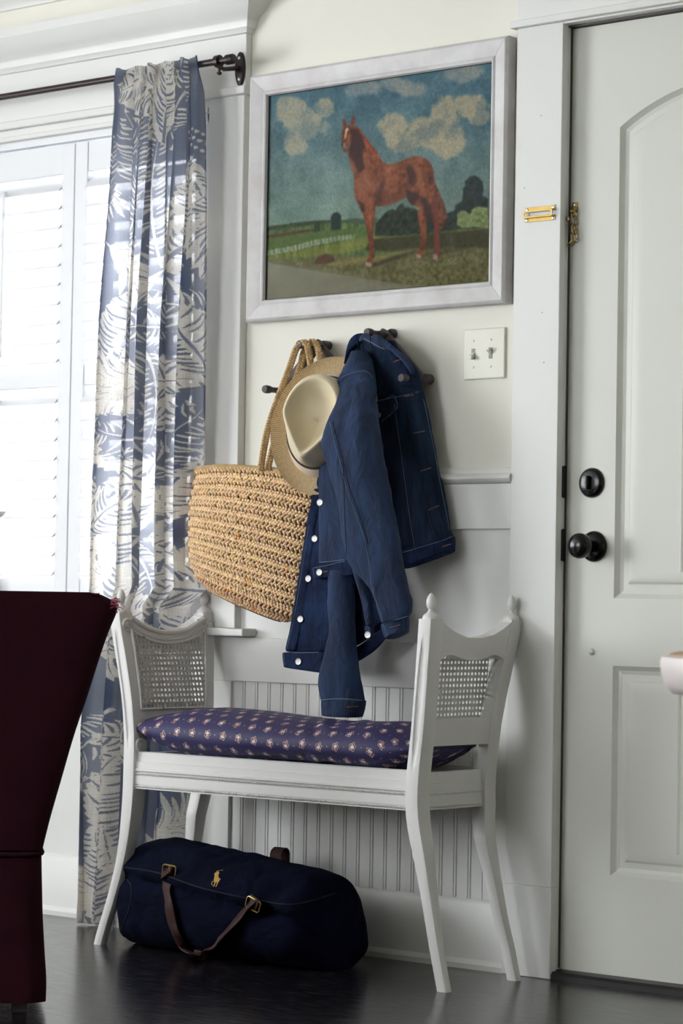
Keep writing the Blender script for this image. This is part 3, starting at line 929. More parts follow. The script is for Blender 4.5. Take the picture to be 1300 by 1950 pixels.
lay(soft(z2([(380, 1110), (620, 1075), (800, 1045), (850, 1050), (640, 1095), (430, 1125)]), 3) * .7, C3(138, 128, 66))
lay(soft(z2([(330, 1115), (350, 1080), (385, 1066), (415, 1075), (430, 1100), (400, 1112)]), 1), C3(86, 60, 44))
lay(soft(z2([(100, 1180), (500, 1160), (1140, 1120), (1140, 1300), (100, 1300)]), 8) * .5, C3(92, 86, 44) + (n3[..., None] - .5) * 60)
lay(soft(z2([(410, 960), (408, 900), (420, 880), (440, 876), (455, 890), (455, 955)]), 1), C3(40, 56, 50))
lay(soft(z2([(330, 965), (335, 925), (350, 915), (362, 930), (358, 965)]), 1), C3(50, 66, 48))
lay(soft(z2([(455, 915), (520, 905), (560, 912), (620, 905), (620, 935), (455, 925)]), 1), C3(70, 88, 72))
hedge = soft(z2([(610, 985), (615, 930), (640, 900), (660, 875), (690, 862), (705, 868), (720, 845), (735, 835), (745, 852), (765, 855), (790, 860), (830, 880), (920, 900), (1126, 905), (1126, 945), (1000, 955), (850, 975), (700, 985)]), 1)
lay(hedge, C3(44, 54, 44) + (n3[..., None] - .5) * 30)
tree = soft(z2([(975, 870), (980, 845), (1010, 825), (1015, 790), (1012, 770), (1025, 755), (1022, 735), (1045, 715), (1070, 708), (1090, 722), (1105, 740), (1108, 775), (1102, 800), (1130, 815), (1130, 910), (940, 912), (940, 880)]), 1)
lay(tree, C3(38, 52, 50) + (n3[..., None] - .5) * 24)
bush = soft(z2([(985, 935), (988, 885), (1005, 868), (1030, 872), (1048, 885), (1055, 862), (1080, 850), (1130, 856), (1130, 950), (1060, 945), (1010, 950)]), 1)
lay(bush, C3(112, 126, 76) + (n3[..., None] - .5) * 50)
for k in range(3):                                     # white rail fence
    d = k * 8
    lay(soft(z2([(110, 1056 + d), (240, 1032 + d), (330, 1008 + d), (420, 992 + d), (520, 978 + d * .6), (520, 980 + d * .6), (420, 995 + d), (330, 1012 + d), (240, 1036 + d), (110, 1060 + d)]), 0 or 1) * .8, C3(172, 176, 160))
for x in np.linspace(120, 500, 22):
    y = np.interp(x, [110, 240, 330, 420, 520], [1056, 1032, 1008, 992, 978])
    lay(soft(z2([(x - 2, y - 3), (x + 2, y - 3), (x + 2, y + 20), (x - 2, y + 20)]), 1) * .7, C3(168, 172, 156))
# horse: chestnut with a white blaze
lay(soft(z7([(430, 1530), (520, 1490), (640, 1440), (780, 1405), (860, 1380), (880, 1395), (760, 1440), (640, 1480), (520, 1520), (440, 1545)]), 2) * .8, C3(48, 44, 34))
lay(soft(z7([(900, 1440), (1000, 1390), (1300, 1370), (1300, 1400), (1000, 1430)]), 2) * .5, C3(56, 50, 36))
hc = C3(124, 66, 42) + (n2[..., None] - .5) * C3(70, 48, 36) + (n3[..., None] - .5) * C3(40, 26, 18)
dk = C3(58, 36, 36) + (n3[..., None] - .5) * 16; lt = C3(158, 94, 64) + (n3[..., None] - .5) * 22
S = lambda p, r=1: soft(z7(p), r)
lay(S([(1030, 730), (1075, 820), (1110, 900), (1145, 1000), (1152, 1080), (1125, 1160), (1095, 1188), (1060, 1150), (1020, 1130), (1000, 1050), (1020, 900)]), C3(104, 58, 40) + (n3[..., None] - .5) * 40)
lay(S([(320, 940), (400, 950), (410, 1100), (418, 1220), (400, 1210), (375, 1100), (350, 1030), (330, 980)]), C3(118, 58, 40))
lay(S([(1000, 850), (1060, 880), (1070, 1000), (1075, 1150), (1082, 1280), (1086, 1380), (1090, 1440), (1060, 1474), (1020, 1468), (1038, 1400), (1032, 1300), (1028, 1150), (990, 1050), (930, 960)]), C3(112, 54, 42))
lay(S([(860, 850), (990, 860), (1005, 960), (965, 1030), (955, 1100), (958, 1200), (962, 1290), (945, 1370), (915, 1448), (865, 1458), (862, 1420), (890, 1380), (905, 1300), (900, 1200), (880, 1100), (872, 1030), (890, 980), (830, 940), (780, 900)]), hc)
body = [(215, 470), (235, 560), (265, 660), (270, 730), (268, 800), (275, 870), (300, 930), (330, 975), (380, 985), (470, 965), (560, 960), (640, 940), (720, 905), (765, 870), (800, 930), (900, 970), (1000, 930), (1040, 850), (1038, 740), (1020, 610), (995, 550), (950, 510), (890, 490), (830, 490), (770, 510), (720, 535), (660, 555), (600, 565), (545, 550), (525, 520), (480, 440), (430, 380), (350, 280), (315, 215), (265, 200), (225, 330)]
lay(S(body), hc)
lay(S([(365, 900), (470, 950), (470, 1030), (456, 1130), (450, 1230), (456, 1300), (465, 1400), (468, 1440), (442, 1490), (440, 1520), (425, 1542), (378, 1532), (384, 1490), (410, 1450), (415, 1380), (405, 1280), (395, 1200), (380, 1120), (362, 1000)]), hc)
lay(S([(155, 260), (160, 230), (180, 205), (225, 190), (265, 205), (280, 240), (262, 320), (228, 360), (215, 400), (215, 440), (190, 457), (170, 442), (160, 410), (148, 385), (153, 340), (150, 290)]), hc)
for e in ([(165, 218), (159, 150), (172, 120), (192, 160), (202, 195)], [(238, 200), (245, 130), (264, 96), (282, 128), (278, 165), (262, 208)]): lay(S(e), C3(116, 58, 44))
lay(S([(285, 215), (315, 215), (350, 280), (400, 325), (440, 390), (480, 435), (530, 525), (480, 500), (420, 440), (370, 400), (330, 330)], 1) * .85, C3(150, 70, 42) + (n3[..., None] - .5) * 50)
lay(S([(245, 235), (295, 225), (345, 300), (375, 390), (350, 450), (350, 500), (370, 600), (330, 648), (295, 622), (280, 560), (228, 490), (215, 430), (240, 360)], 2) * .95, C3(62, 36, 36))
lay(S([(760, 560), (830, 580), (862, 680), (850, 760), (800, 790), (782, 680)], 3) * .8, dk)
lay(S([(760, 800), (880, 850), (925, 960), (940, 1060), (1000, 1140), (1030, 1130), (1010, 1000), (960, 900), (900, 860), (830, 960), (780, 900)], 2) * .85, dk)
lay(S([(545, 700), (560, 760), (528, 850), (530, 930), (470, 965), (470, 850), (510, 760)], 3) * .6, dk)
lay(S([(300, 900), (370, 930), (380, 1010), (345, 1020), (325, 975)], 2) * .8, dk)
lay(S([(960, 620), (1010, 640), (1025, 720), (1000, 760), (960, 740)], 4) * .6, dk)
lay(S([(540, 860), (640, 850), (760, 800), (740, 880), (640, 930), (550, 950)], 4) * .45, C3(96, 56, 36))
for q in ([(860, 540), (900, 610), (930, 740), (935, 830), (905, 840), (880, 700), (850, 600)], [(600, 685), (700, 690), (780, 710), (780, 725), (690, 712), (600, 698)],
          [(290, 700), (360, 640), (420, 640), (430, 760), (380, 860), (320, 880), (285, 800)], [(400, 880), (440, 900), (445, 1050), (430, 1200), (410, 1100)], [(820, 505), (920, 505), (980, 560), (900, 560)],
          [(350, 440), (400, 470), (420, 530), (370, 560)], [(225, 480), (260, 560), (280, 650), (262, 640), (238, 560)], [(895, 980), (920, 1010), (930, 1090), (905, 1090)]):
    lay(S(q, 3) * .65, lt)
lay(S([(188, 232), (205, 216), (222, 232), (203, 250), (190, 310), (176, 326), (184, 270)], 1), C3(206, 186, 156))
lay(S([(160, 365), (205, 355), (214, 390), (190, 422), (162, 410)], 1), C3(118, 106, 88))
lay(S([(150, 370), (160, 372), (160, 392), (152, 392)], 0 or 1), C3(40, 30, 30)); lay(S([(196, 370), (208, 366), (208, 388), (198, 392)], 1), C3(40, 30, 30))
lay(S([(236, 245), (252, 240), (256, 262), (238, 268)], 1), C3(36, 24, 28))
lay(S([(380, 1495), (430, 1500), (440, 1525), (425, 1542), (376, 1535)], 1), C3(150, 124, 112)); lay(S([(865, 1425), (910, 1425), (905, 1458), (862, 1456)], 1), C3(150, 126, 116))
lay(S([(1025, 1420), (1070, 1425), (1060, 1476), (1020, 1470)], 1), C3(144, 124, 116))
art = art * (.93 + .14 * fbm((AN, AM), (190, 260), 1, 9)[..., None])
art = art * .86 + art.mean(-1, keepdims=True) * .14
link('canvas', grid_mesh('canvas', PP, srgb2lin(art * .96 - 3 + ((fbm((AN, AM), (95, 130), 2, 12) - .5) * 16)[..., None])), M['painting'], pic)
obj('glass', MB().add([(FX0 + mw, -.0185, FZ0 + mw), (FX1 - mw, -.0185, FZ0 + mw), (FX1 - mw, -.0185, FZ1 - mw), (FX0 + mw, -.0185, FZ1 - mw)], [(0, 1, 2, 3)]), M['glass'], pic)

# ------------------------------------------------------------------ switch plate
sw = thing('light_switch', 'cream double toggle switch plate on the wall beside the door casing', 'light switch', (.059, 0, 1.386))
obj('cover_plate', MB().box(.0, .1175, -.0062, 0, 1.328, 1.4435), M['plate'], sw, bevel=.003, seg=3)
for px, dn in ((901, 1), (934, -1)):
    c = at(px, 672, Y=-.0062); x = c[0]; z = 1.386
    sl = obj('toggle_slot', MB().box(x - .0055, x + .0055, -.0066, -.0060, z - .0125, z + .0125), mat('switch_slot_shadow', lin(150, 148, 140), .7) if 'slot' not in M else M['slot'], sw)
    t = MB().rings([[(x + a * .0042, y, z + c2 + b_ * h) for a, b_ in ((-1, -1), (1, -1), (1, 1), (-1, 1))] for y, h, c2 in ((-.006, .0052, -.001 * dn), (-.012, .0044, -.005 * dn), (-.019, .0035, -.0095 * dn))])
    obj('toggle', t, M['plate'], sw, bevel=.001)
    for dz in (.0302, -.0302):
        obj('screw', MB().lathe([(.0030, 0), (.0028, .0008), (.0015, .0013)], (x, -.0062, z + dz), (0, -1, 0), 12), M['plate'], sw)

# ------------------------------------------------------------------ door chain: slotted keeper on the casing, chain on the door
kp = thing('chain_keeper', 'brass slotted chain keeper screwed to the door casing', 'door hardware', at(1028, 408, Y=-.02))
tl, tr, bl = at(1000, 397, Y=-.02), at(1058, 392, Y=-.02), at(1000, 426, Y=-.02)
kx0, kx1, kz1, kz0 = tl[0], tr[0], tl[2] + .001, bl[2] + .002
obj('back_plate', MB().box(kx0, kx1, -.0215, -.020, kz1 - .010, kz1).box(kx0, kx1, -.0215, -.020, kz0, kz0 + .010), M['brass'], kp, bevel=.0006)
zc = (kz0 + kz1) / 2
sl = MB()
tr_ = lambda hw, hh: [(kx0 - .002 + (kx1 - kx0) / 2 + hw * a, b_ * hh + zc) for a, b_ in ((-1, -.6), (-.93, -1), (.93, -1), (1, -.6), (1, .6), (.93, 1), (-.93, 1), (-1, .6))]
A_, B_ = tr_(.041, .0085), tr_(.036, .0042)
for y0 in (-.0275,):
    sl.rings([[(x, y0 - .0018, z) for x, z in A_], [(x, y0 - .0018, z) for x, z in B_], [(x, y0, z) for x, z in B_], [(x, y0, z) for x, z in A_]], closed=True)
sl.box(kx0, kx1 - .002, -.0275, -.020, zc + .0070, zc + .0085).box(kx0, kx1 - .002, -.0275, -.020, zc - .0085, zc - .0070)
obj('slide_slot', sl, M['brass'], kp, bevel=.0004)
for x in (kx0 + .006, kx1 - .006):
    for z in (kz1 - .005, kz0 + .005):
        obj('screw', MB().lathe([(.0034, 0), (.003, .0012), (.0012, .0018)], (x, -.0215, z), (0, -1, 0), 12), M['steel'], kp)
ch = thing('door_chain', 'brass security chain dangling from a small plate on the door edge', 'door chain', at(1095, 392, Y=.018))
a = at(1094, 392, Y=.02)
obj('mount_plate', MB().box(a[0] - .007, a[0] + .009, .0182, .0198, a[2] - .016, a[2] + .007).box(a[0] - .005, a[0] + .006, .008, .019, a[2] - .016, a[2] - .010), M['brass'], ch, bevel=.001)
obj('screw', MB().lathe([(.0034, 0), (.003, .0012), (.0012, .0018)], (a[0], .0182, a[2] + .002), (0, -1, 0), 12), M['steel'], ch)


def chain_link(c, d, side, L_=.0105, W_=.0055, r=.0013):
    d = np.array(d, float); d /= np.linalg.norm(d); s_ = np.array(side, float); s_ -= d * (s_ @ d); s_ /= np.linalg.norm(s_)
    P = [np.array(c) + d * (L_ - W_ if math.cos(q) > 0 else -(L_ - W_)) + d * W_ * math.cos(q) + s_ * W_ * math.sin(q) for q in np.linspace(0, 2 * math.pi, 18, endpoint=False)]
    return MB().tube(P, r, 7, closed=True)


for (px, py, dx, dy, sd, L_) in ((1091, 403, 2, 10, 0, .011), (1094, 418, 2, 11, 1, .012), (1089, 434, -1, 11, 0, .0115), (1093, 437, 2, 11, 1, .0115), (1091, 452, 2, 9, 0, .0105), (1097, 446, 1, 11, 0, .011), (1088, 463, -8, 8, 1, .0105)):
    c = at(px, py, Y=.010); d = at(px + dx, py + dy, Y=.010) - c
    obj('chain_link', chain_link(c, d, (1, -.3, 0) if sd == 0 else (.35, 1, 0), L_), M['brass'], ch)
c = at(1085, 417, Y=.006)
obj('slide_button', MB().lathe([(.003, 0), (.003, .004), (.0065, .0045), (.0065, .0065), (.004, .0085), (0, .009)], c, (-.6, -1, .1), 16), M['brass'], ch)
# ------------------------------------------------------------------ lofts traced at a real depth
def pxloft(L_, R_, Y, depth, n=26, m=40, p=2.2, wr=0.0, seed=0, fold=None, cap=True, wl=(9, 30)):
    """closed lofted body between two side curves; each station lies at its own distance from the wall and has its own half depth."""
    L_ = catmull(L_, m); R_ = catmull(R_, m)
    Y = np.interp(np.linspace(0, 1, m), np.linspace(0, 1, len(np.atleast_1d(Y))), np.atleast_1d(Y)) if np.ndim(Y) else np.full(m, Y)
    depth = np.interp(np.linspace(0, 1, m), np.linspace(0, 1, len(np.atleast_1d(depth))), np.atleast_1d(depth)) if np.ndim(depth) else np.full(m, depth)
    P = np.zeros((m, n, 3))
    g = np.random.default_rng(seed)
    ph = g.uniform(0, 6.28, 8)
    for i in range(m):
        mid = (L_[i] + R_[i]) / 2
        C = at(mid[0], mid[1], Y=Y[i])
        sc = FPX / ((C - CAM) @ CF)
        e = (R_[i] - L_[i]) / 2 / sc
        d = depth[i]
        h = abs(e[0])
        d = min(d, h * 1.05 + .002)
        u = math.sqrt(max(h * h - (.645 * d) ** 2, (h * .35) ** 2)) / .762
        for k in range(n):
            q = 2 * math.pi * k / n
            c, s_ = math.cos(q), math.sin(q)
            a = math.copysign(abs(c) ** (2 / p), c); b_ = math.copysign(abs(s_) ** (2 / p), s_)
            x = C + np.array([u * a, -d * b_, -(e[1]) * a * (1 if e[0] >= 0 else -1)])
            if fold and s_ > 0: x[1] -= fold(a, i / (m - 1)) * s_ ** .5
            P[i, k] = x
    if wr:
        N = np.zeros_like(P)
        cen = P.mean(1, keepdims=True); N = P - cen; N /= np.linalg.norm(N, axis=2, keepdims=True) + 1e-9
        for i in range(m):
            for k in range(n):
                v = P[i, k]
                w = mnoise.noise(Vector((v[0] * wl[1] + seed * 3.1, v[1] * wl[1], v[2] * wl[0] + v[0] * 6)))
                w2 = mnoise.noise(Vector((v[0] * 70 + seed, v[1] * 70, v[2] * 55)))
                P[i, k] += N[i, k] * wr * (w + .35 * w2)
    b_ = MB()
    b_.rings([list(r) for r in P], cap=cap)
    return b_


def cloth_obj(name, mb, m_, parent, sub=1):
    o = obj(name, mb, m_, parent, smooth_deg=75)
    if sub:
        s_ = o.modifiers.new('sub', 'SUBSURF'); s_.levels = sub; s_.render_levels = sub
    return o


# ------------------------------------------------------------------ zigzag peg rack
rack = thing('peg_rack', 'dark grey wooden zigzag peg rack fixed to the wall under the picture', 'coat rack', (-.25, 0, 1.37))
zt_, zb_ = 1.432, 1.330
nodes = []
for px, py in ((541, 745), (606, 660), (668, 742), (731, 640), (800, 724)): nodes.append(at(px, py, Y=-.034))
for i in range(4):
    a, c = nodes[i].copy(), nodes[i + 1].copy()
    off = np.array([0, .006 if i % 2 else -.006, 0])
    d = (c - a) / np.linalg.norm(c - a)
    obj('rail', MB().tube([a - d * .014 + off, a + d * .0 + off, c + off, c + d * .014 + off], [.0105, .0125, .0125, .0105], 12), M['peg'], rack)
for i, c in enumerate(nodes):
    if i == 3: c = c + np.array([-.004, .012, .004])
    pg = MB().lathe([(.006, -.012), (.0080, -.008), (.0080, .018), (.0066, .034), (.0066, .046), (.0088, .052), (.0098, .058), (.0098, .067), (.0085, .071), (0, .0715)], c, (0, -1, 0), 18)
    obj('peg', pg, M['peg'], rack)
    obj('standoff', MB().lathe([(.010, -.0345), (.012, -.031), (.0115, -.012), (.009, -.006)], c + np.array([.004, 0, .004]), (0, -1, 0), 16), M['peg'], rack)

# ------------------------------------------------------------------ straw tote
bagC = at(498, 1020, Y=-.068)
tote = thing('straw_tote', 'woven straw tote bag hanging behind the straw hat beside the window', 'bag', (bagC[0], -.068, .80))
phi = math.radians(4)
e1 = np.array([math.cos(phi), 0, -math.sin(phi)]); e2 = np.array([-math.sin(phi), 0, -math.cos(phi)]); e3 = np.array([0, -1.0, 0])
TL = at(369, 893, Y=-.068)
BW, BH = .415, .335
bag_o = TL + e1 * (BW / 2)


def bag_pt(th, t, off=0.0):
    """th: angle round the bag (front at pi/2); t: 0 rim .. 1 bottom"""
    tt = min(max(t, 0), 1.0)
    w = BW / 2 * (1 - .06 * tt - .04 * tt ** 2)
    d = .050 * (1 + .12 * math.sin(math.pi * tt)) * (.62 + .38 * smooth(0, .35, tt))
    hh = BH * tt
    rnd = max((tt - .62) / .38, 0) ** 1.8
    w *= math.sqrt(max(1 - (rnd * .78) ** 2, 0))
    d *= math.sqrt(max(1 - (rnd * .86) ** 2, 0))
    w = w + off; d = d + off
    c, s_ = math.cos(th), math.sin(th)
    a = math.copysign(abs(c) ** .85, c); b_ = math.copysign(abs(s_) ** .9, s_)
    sag = .020 * math.cos(th) ** 2 * (1 - tt)
    ph_ = math.radians(13) * tt
    f1 = e1 * math.cos(ph_) + e2 * math.sin(ph_)
    return bag_o + f1 * (w * a) + e2 * (hh + sag - .012) + e3 * (d * b_)


body = MB().rings([[bag_pt(q, t, -.004) for q in np.linspace(0, 2 * math.pi, 48, endpoint=False)] for t in np.linspace(.004, 1, 40)], cap=False)
k0 = len(body.v) - 48
body.f.append(tuple(range(k0, k0 + 48)))
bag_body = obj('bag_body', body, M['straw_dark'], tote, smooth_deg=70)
wv = []; wf = []; wc = []
base_s = np.array(lin(244, 212, 170)[:3])
unit = []
un, um = 6, 4
for i in range(1, um):
    p_ = math.pi * i / um
    for k in range(un):
        q = 2 * math.pi * k / un
        unit.append((math.cos(p_), math.sin(p_) * math.cos(q), math.sin(p_) * math.sin(q)))
ufc = []
for i in range(um - 2):
    for k in range(un):
        ufc.append((i * un + k, i * un + (k + 1) % un, (i + 1) * un + (k + 1) % un, (i + 1) * un + k))
ufc.append(tuple(range(un))[::-1]); ufc.append(tuple((um - 2) * un + k for k in range(un)))
unit = np.array(unit)
rows = 0


def arc(t, n_=400):
    q = np.linspace(-.25, math.pi + .25, n_)
    P = np.array([bag_pt(a, t, .0) for a in q]); s_ = np.concatenate([[0], np.cumsum(np.linalg.norm(np.diff(P, axis=0), axis=1))])
    return q, s_


bands = 11
bh = .327 / bands
sg = np.random.default_rng(4)


def piece(th, t, ang, la, lb, lc, lift, colr):
    p = bag_pt(th, t, lift)
    tu = bag_pt(th + .01, t, lift) - bag_pt(th - .01, t, lift); tu /= np.linalg.norm(tu)
    tv = bag_pt(th, min(t + .01, 1), lift) - bag_pt(th, min(t + .01, 1) - .02, lift); tv /= np.linalg.norm(tv)
    n_ = np.cross(tu, tv); n_ /= np.linalg.norm(n_)
    tv = np.cross(n_, tu)
    A = math.cos(ang) * tu + math.sin(ang) * tv; B = -math.sin(ang) * tu + math.cos(ang) * tv
    k = len(wv)
    for u in unit: wv.append(p + A * u[0] * la + B * u[1] * lb + n_ * u[2] * lc); wc.append(colr)
    wf.extend(tuple(i + k for i in f) for f in ufc)


stain = [(sg.uniform(.3, 2.8), sg.uniform(0, 1), sg.uniform(.015, .035)) for _ in range(9)]
for bnd in range(bands):
    for r in range(5):
        t = (bnd + (.06, .27, .54, .715, .87)[r]) / bands * .985 + .004
        q, s_ = arc(t)
        pitch = .0116 if r < 2 else .0088
        n_ = int(s_[-1] / pitch)
        for k in range(n_):
            th = float(np.interp((k + .5 * (r % 2)) * pitch, s_, q)) + sg.normal(0, .004)
            colr = base_s * sg.uniform(.86, 1.10) * np.array([1, sg.uniform(.93, 1.03), sg.uniform(.85, 1.08)])
            for a_, t_, w_ in stain:
                dd_ = ((th - a_) / (w_ * 2)) ** 2 + ((t - t_) / w_) ** 2
                if dd_ < 1: colr = colr * np.array([1.0, .80, .58]) ** (1 - dd_) ** .5
            if bnd == bands - 1: colr = colr * np.array([.92, .84, .84])
            if r == 0: piece(th, t, math.radians(48 + sg.normal(0, 6)), .0080, .0037, .0048, .0034, colr)
            elif r == 1: piece(th, t, math.radians(-48 + sg.normal(0, 6)), .0080, .0037, .0048, .0034, colr)
            else: piece(th, t, math.radians(40 if r % 2 else -44) + sg.normal(0, .06), .0056, .0040, .0024, .0, colr)
me = bpy.data.meshes.new('woven_straw')
me.from_pydata([tuple(p) for p in wv], [], wf)
for p in me.polygons: p.use_smooth = True
ca = me.color_attributes.new('Col', 'FLOAT_COLOR', 'POINT')
ca.data.foreach_set('color', np.concatenate([np.array(wc), np.ones((len(wc), 1))], 1).astype(np.float32).reshape(-1))
ws = link('woven_straw', me, M['straw'], tote); ws['kind'] = 'stuff'
rim = MB()
for k in range(2):
    pass


def braid(mb, P, w=.0085, r=.0036, pitch=.020):
    P = catmull(P, 90); s_ = np.concatenate([[0], np.cumsum(np.linalg.norm(np.diff(P, axis=0), axis=1))])
    n_ = max(int(s_[-1] / .0022), 12); q = np.linspace(0, s_[-1], n_)
    C = np.stack([np.interp(q, s_, P[:, k]) for k in range(3)], 1)
    T = np.gradient(C, axis=0); T /= np.linalg.norm(T, axis=1)[:, None]
    side = np.cross(T, [-.65, .76, .05]); side /= np.linalg.norm(side, axis=1)[:, None]
    nrm = np.cross(side, T)
    for k in range(3):
        ph = 2 * math.pi * (q / pitch + k / 3)
        S_ = C + side * (w * .62 * np.sin(ph))[:, None] + nrm * (r * .8 * np.sin(2 * ph))[:, None]
        mb.tube(S_, r, 6)


peg_hi = nodes[1]
for k, (pxs, ys) in enumerate((([(496, 895), (503, 850), (512, 809), (530, 756), (546, 715), (553, 695), (561, 671), (567, 660), (575, 653), (583, 655), (588, 672), (592, 700), (600, 760)], -.100),
                               ([(509, 894), (520, 850), (536, 800), (556, 740), (571, 700), (577, 676), (581, 663), (590, 652), (599, 652), (605, 662), (609, 683), (615, 720), (620, 780)], -.076))):
    yy = np.interp(np.arange(len(pxs)), [0, 6, 8, len(pxs) - 1], [-.112 + .0 * k, ys, ys, -.085])
    hb = MB(); braid(hb, [at(p[0], p[1], Y=y) for p, y in zip(pxs, yy)])
    obj('handle', hb, M['braid'], tote, smooth_deg=80)
rb = MB()
braid(rb, [bag_pt(q, .004, .003) for q in np.linspace(0, 2 * math.pi, 40)], .0075, .0034, .017)
obj('rim_braid', rb, M['braid'], tote, smooth_deg=80)

# ------------------------------------------------------------------ straw hat
hc_ = at(621, 810, Y=-.120)
hat = thing('straw_hat', 'pale straw fedora hanging on the peg rack in front of the tote', 'hat', tuple(hc_))
az = math.radians(20); tl_ = math.radians(8)
hz = np.array([math.sin(az) * math.cos(tl_), -math.cos(az) * math.cos(tl_), math.sin(tl_)])   # crown points out of the wall
hxv = np.array([math.cos(az), math.sin(az), 0]); hy = np.cross(hz, hxv)
ro = math.radians(-12)
hX = hxv * math.cos(ro) + hy * math.sin(ro); hY = -hxv * math.sin(ro) + hy * math.cos(ro)
H = lambda x, y, z: hc_ + hX * x + hY * y + hz * z


def ell(q, rx, ry): return rx * math.cos(q), ry * math.sin(q)


NB = 96
KX, KY = .080, .107
brim_prof = [(1.0, .004), (1.02, .000), (1.15, -.004), (1.35, -.006), (1.55, -.002), (1.66, .004), (1.675, .0055)]
bP = []; bUV = []
for sgn in (1, -1):
    seq = brim_prof if sgn > 0 else brim_prof[::-1]
    for f, z in seq:
        row = []
        for k in range(NB):
            q = 2 * math.pi * k / NB
            rx, ry = KX * (1 + (f - 1) * .90), KY * (1 + (f - 1) * .82)
            x, y = ell(q, rx, ry)
            zz = z + (.014 * (f - 1) / .67) * (abs(math.cos(q)) ** 2) + (-.010 * (f - 1) / .67) * max(math.sin(q), 0)
            row.append(H(x, y, zz + (.0012 if sgn > 0 else -.0012)))
        bP.append(row); bUV.append([(f * 0.9, k / NB * 6) for k in range(NB)])
bP = np.array(bP); bUV = np.array(bUV)
link('brim', grid_mesh('brim', np.concatenate([bP, bP[:1]]), None, True, np.concatenate([bUV, bUV[:1]])), M['hat_brim'], hat)
cz = .108
KX, KY = .080, .107
crn = []
NC = 72
prof = [(0, 1.02), (.10, 1.02), (.26, 1.01), (.42, 1.0), (.60, .985), (.76, .965), (.88, .935), (.96, .895), (1.0, .84), (1.0, .80), (.95, .75), (.86, .68), (.74, .58), (.64, .46), (.58, .32), (.55, .16), (.54, .02)]
for z, f in prof:
    row = []
    for k in range(NC):
        q = 2 * math.pi * k / NC
        x, y = ell(q, KX * f, KY * f)
        zz = z * cz
        fr = max(-math.sin(q), 0)                          # the pinch at the front of the crown hangs downward
        tp = smooth(.30, .95, z) if f > .75 else 1.0
        x *= 1 - .62 * fr ** 1.15 * tp
        if f > .75: zz -= .010 * fr * smooth(.5, 1, z)
        else: zz += (.030 * fr ** 3) * smooth(.80, .2, f) * 0 - .010 * fr
        zz += .006 * max(math.sin(q), 0) * tp
        row.append(H(x, y, zz))
    crn.append(row)
co = obj('crown', MB().rings(crn), M['hat_crown'], hat, smooth_deg=80)
sm = co.modifiers.new('sub', 'SUBSURF'); sm.levels = 1; sm.render_levels = 2
bd = MB(); rr = []
for z, f in ((.001, 1.12), (.004, 1.165), (.016, 1.12), (.029, 1.055), (.031, 1.03), (.010, 1.01)):
    rr.append([H(*(lambda c: (c[0], c[1], z))(ell(2 * math.pi * k / NC, KX * f, KY * f))) for k in range(NC)])
bd.rings(rr, cap=False, closed=True)
obj('hat_band', bd, M['hat_band'], hat, smooth_deg=50)
rr = []
for z, f in ((.030, 1.028), (.031, 1.046), (.0375, 1.036), (.038, 1.0), (.030, .99)):
    rr.append([H(*(lambda c: (c[0], c[1], z))(ell(2 * math.pi * k / NC, KX * f, KY * f))) for k in range(NC)])
obj('ribbon', MB().rings(rr, cap=False, closed=True), M['ribbon'], hat, smooth_deg=50)

# ------------------------------------------------------------------ denim jacket
jk = thing('denim_jacket', 'dark blue denim jacket hanging by its collar from the peg rack', 'jacket', tuple(at(735, 650, Y=-.07)))
jparts = []


def J(name, L_, R_, Y, depth, m_='denim', **k):
    sub = k.pop('sub', 1)
    mb = pxloft(L_, R_, Y, depth, **k)
    o = cloth_obj(name, mb, M[m_], jk, sub)
    jparts.append(o)
    return o


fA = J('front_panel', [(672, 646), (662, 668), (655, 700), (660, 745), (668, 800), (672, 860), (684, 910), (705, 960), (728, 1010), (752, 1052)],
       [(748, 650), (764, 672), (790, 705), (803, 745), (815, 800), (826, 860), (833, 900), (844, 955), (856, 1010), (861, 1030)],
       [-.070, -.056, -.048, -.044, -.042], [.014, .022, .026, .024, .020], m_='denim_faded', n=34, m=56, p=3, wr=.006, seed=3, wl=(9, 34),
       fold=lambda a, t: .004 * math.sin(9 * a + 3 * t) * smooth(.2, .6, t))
J('waistband', [(742, 1056), (768, 1085)], [(861, 1020), (862, 1050)], -.046, .021, 'denim_dark', n=30, m=10, p=4, wr=.0022, seed=5, wl=(60, 60))
J('placket', [(770, 757), (778, 800), (787, 850), (797, 905), (811, 960), (825, 1010), (838, 1036)], [(804, 746), (815, 800), (826, 860), (833, 900), (844, 955), (856, 1010), (862, 1030)], [-.056, -.050, -.045, -.044], [.027, .027, .026, .024], m_='denim_faded', n=20, m=44, p=4, wr=.002, seed=61, wl=(30, 60))
J('pocket_flap', [(715, 765), (719, 785), (724, 805)], [(752, 754), (758, 775), (746, 792)], -.076, .007, m_='denim_faded', n=18, m=10, p=5, wr=.001, seed=62)
# collar: a stand folded over, open at the throat
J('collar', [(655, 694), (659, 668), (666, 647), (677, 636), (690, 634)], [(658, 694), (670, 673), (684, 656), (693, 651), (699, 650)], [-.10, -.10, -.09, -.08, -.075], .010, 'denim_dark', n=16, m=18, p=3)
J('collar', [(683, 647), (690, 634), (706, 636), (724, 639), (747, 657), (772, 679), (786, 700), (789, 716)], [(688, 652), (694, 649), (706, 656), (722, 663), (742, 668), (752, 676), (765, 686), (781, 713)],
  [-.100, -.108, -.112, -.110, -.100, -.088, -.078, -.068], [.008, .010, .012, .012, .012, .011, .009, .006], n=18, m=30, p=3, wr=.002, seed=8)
J('collar_lining', [(738, 668), (748, 690), (758, 712), (764, 735)], [(760, 674), (782, 694), (791, 716), (797, 738)], -.068, .018, 'denim_dark', n=18, m=14, p=2.6, wr=.002, seed=2)
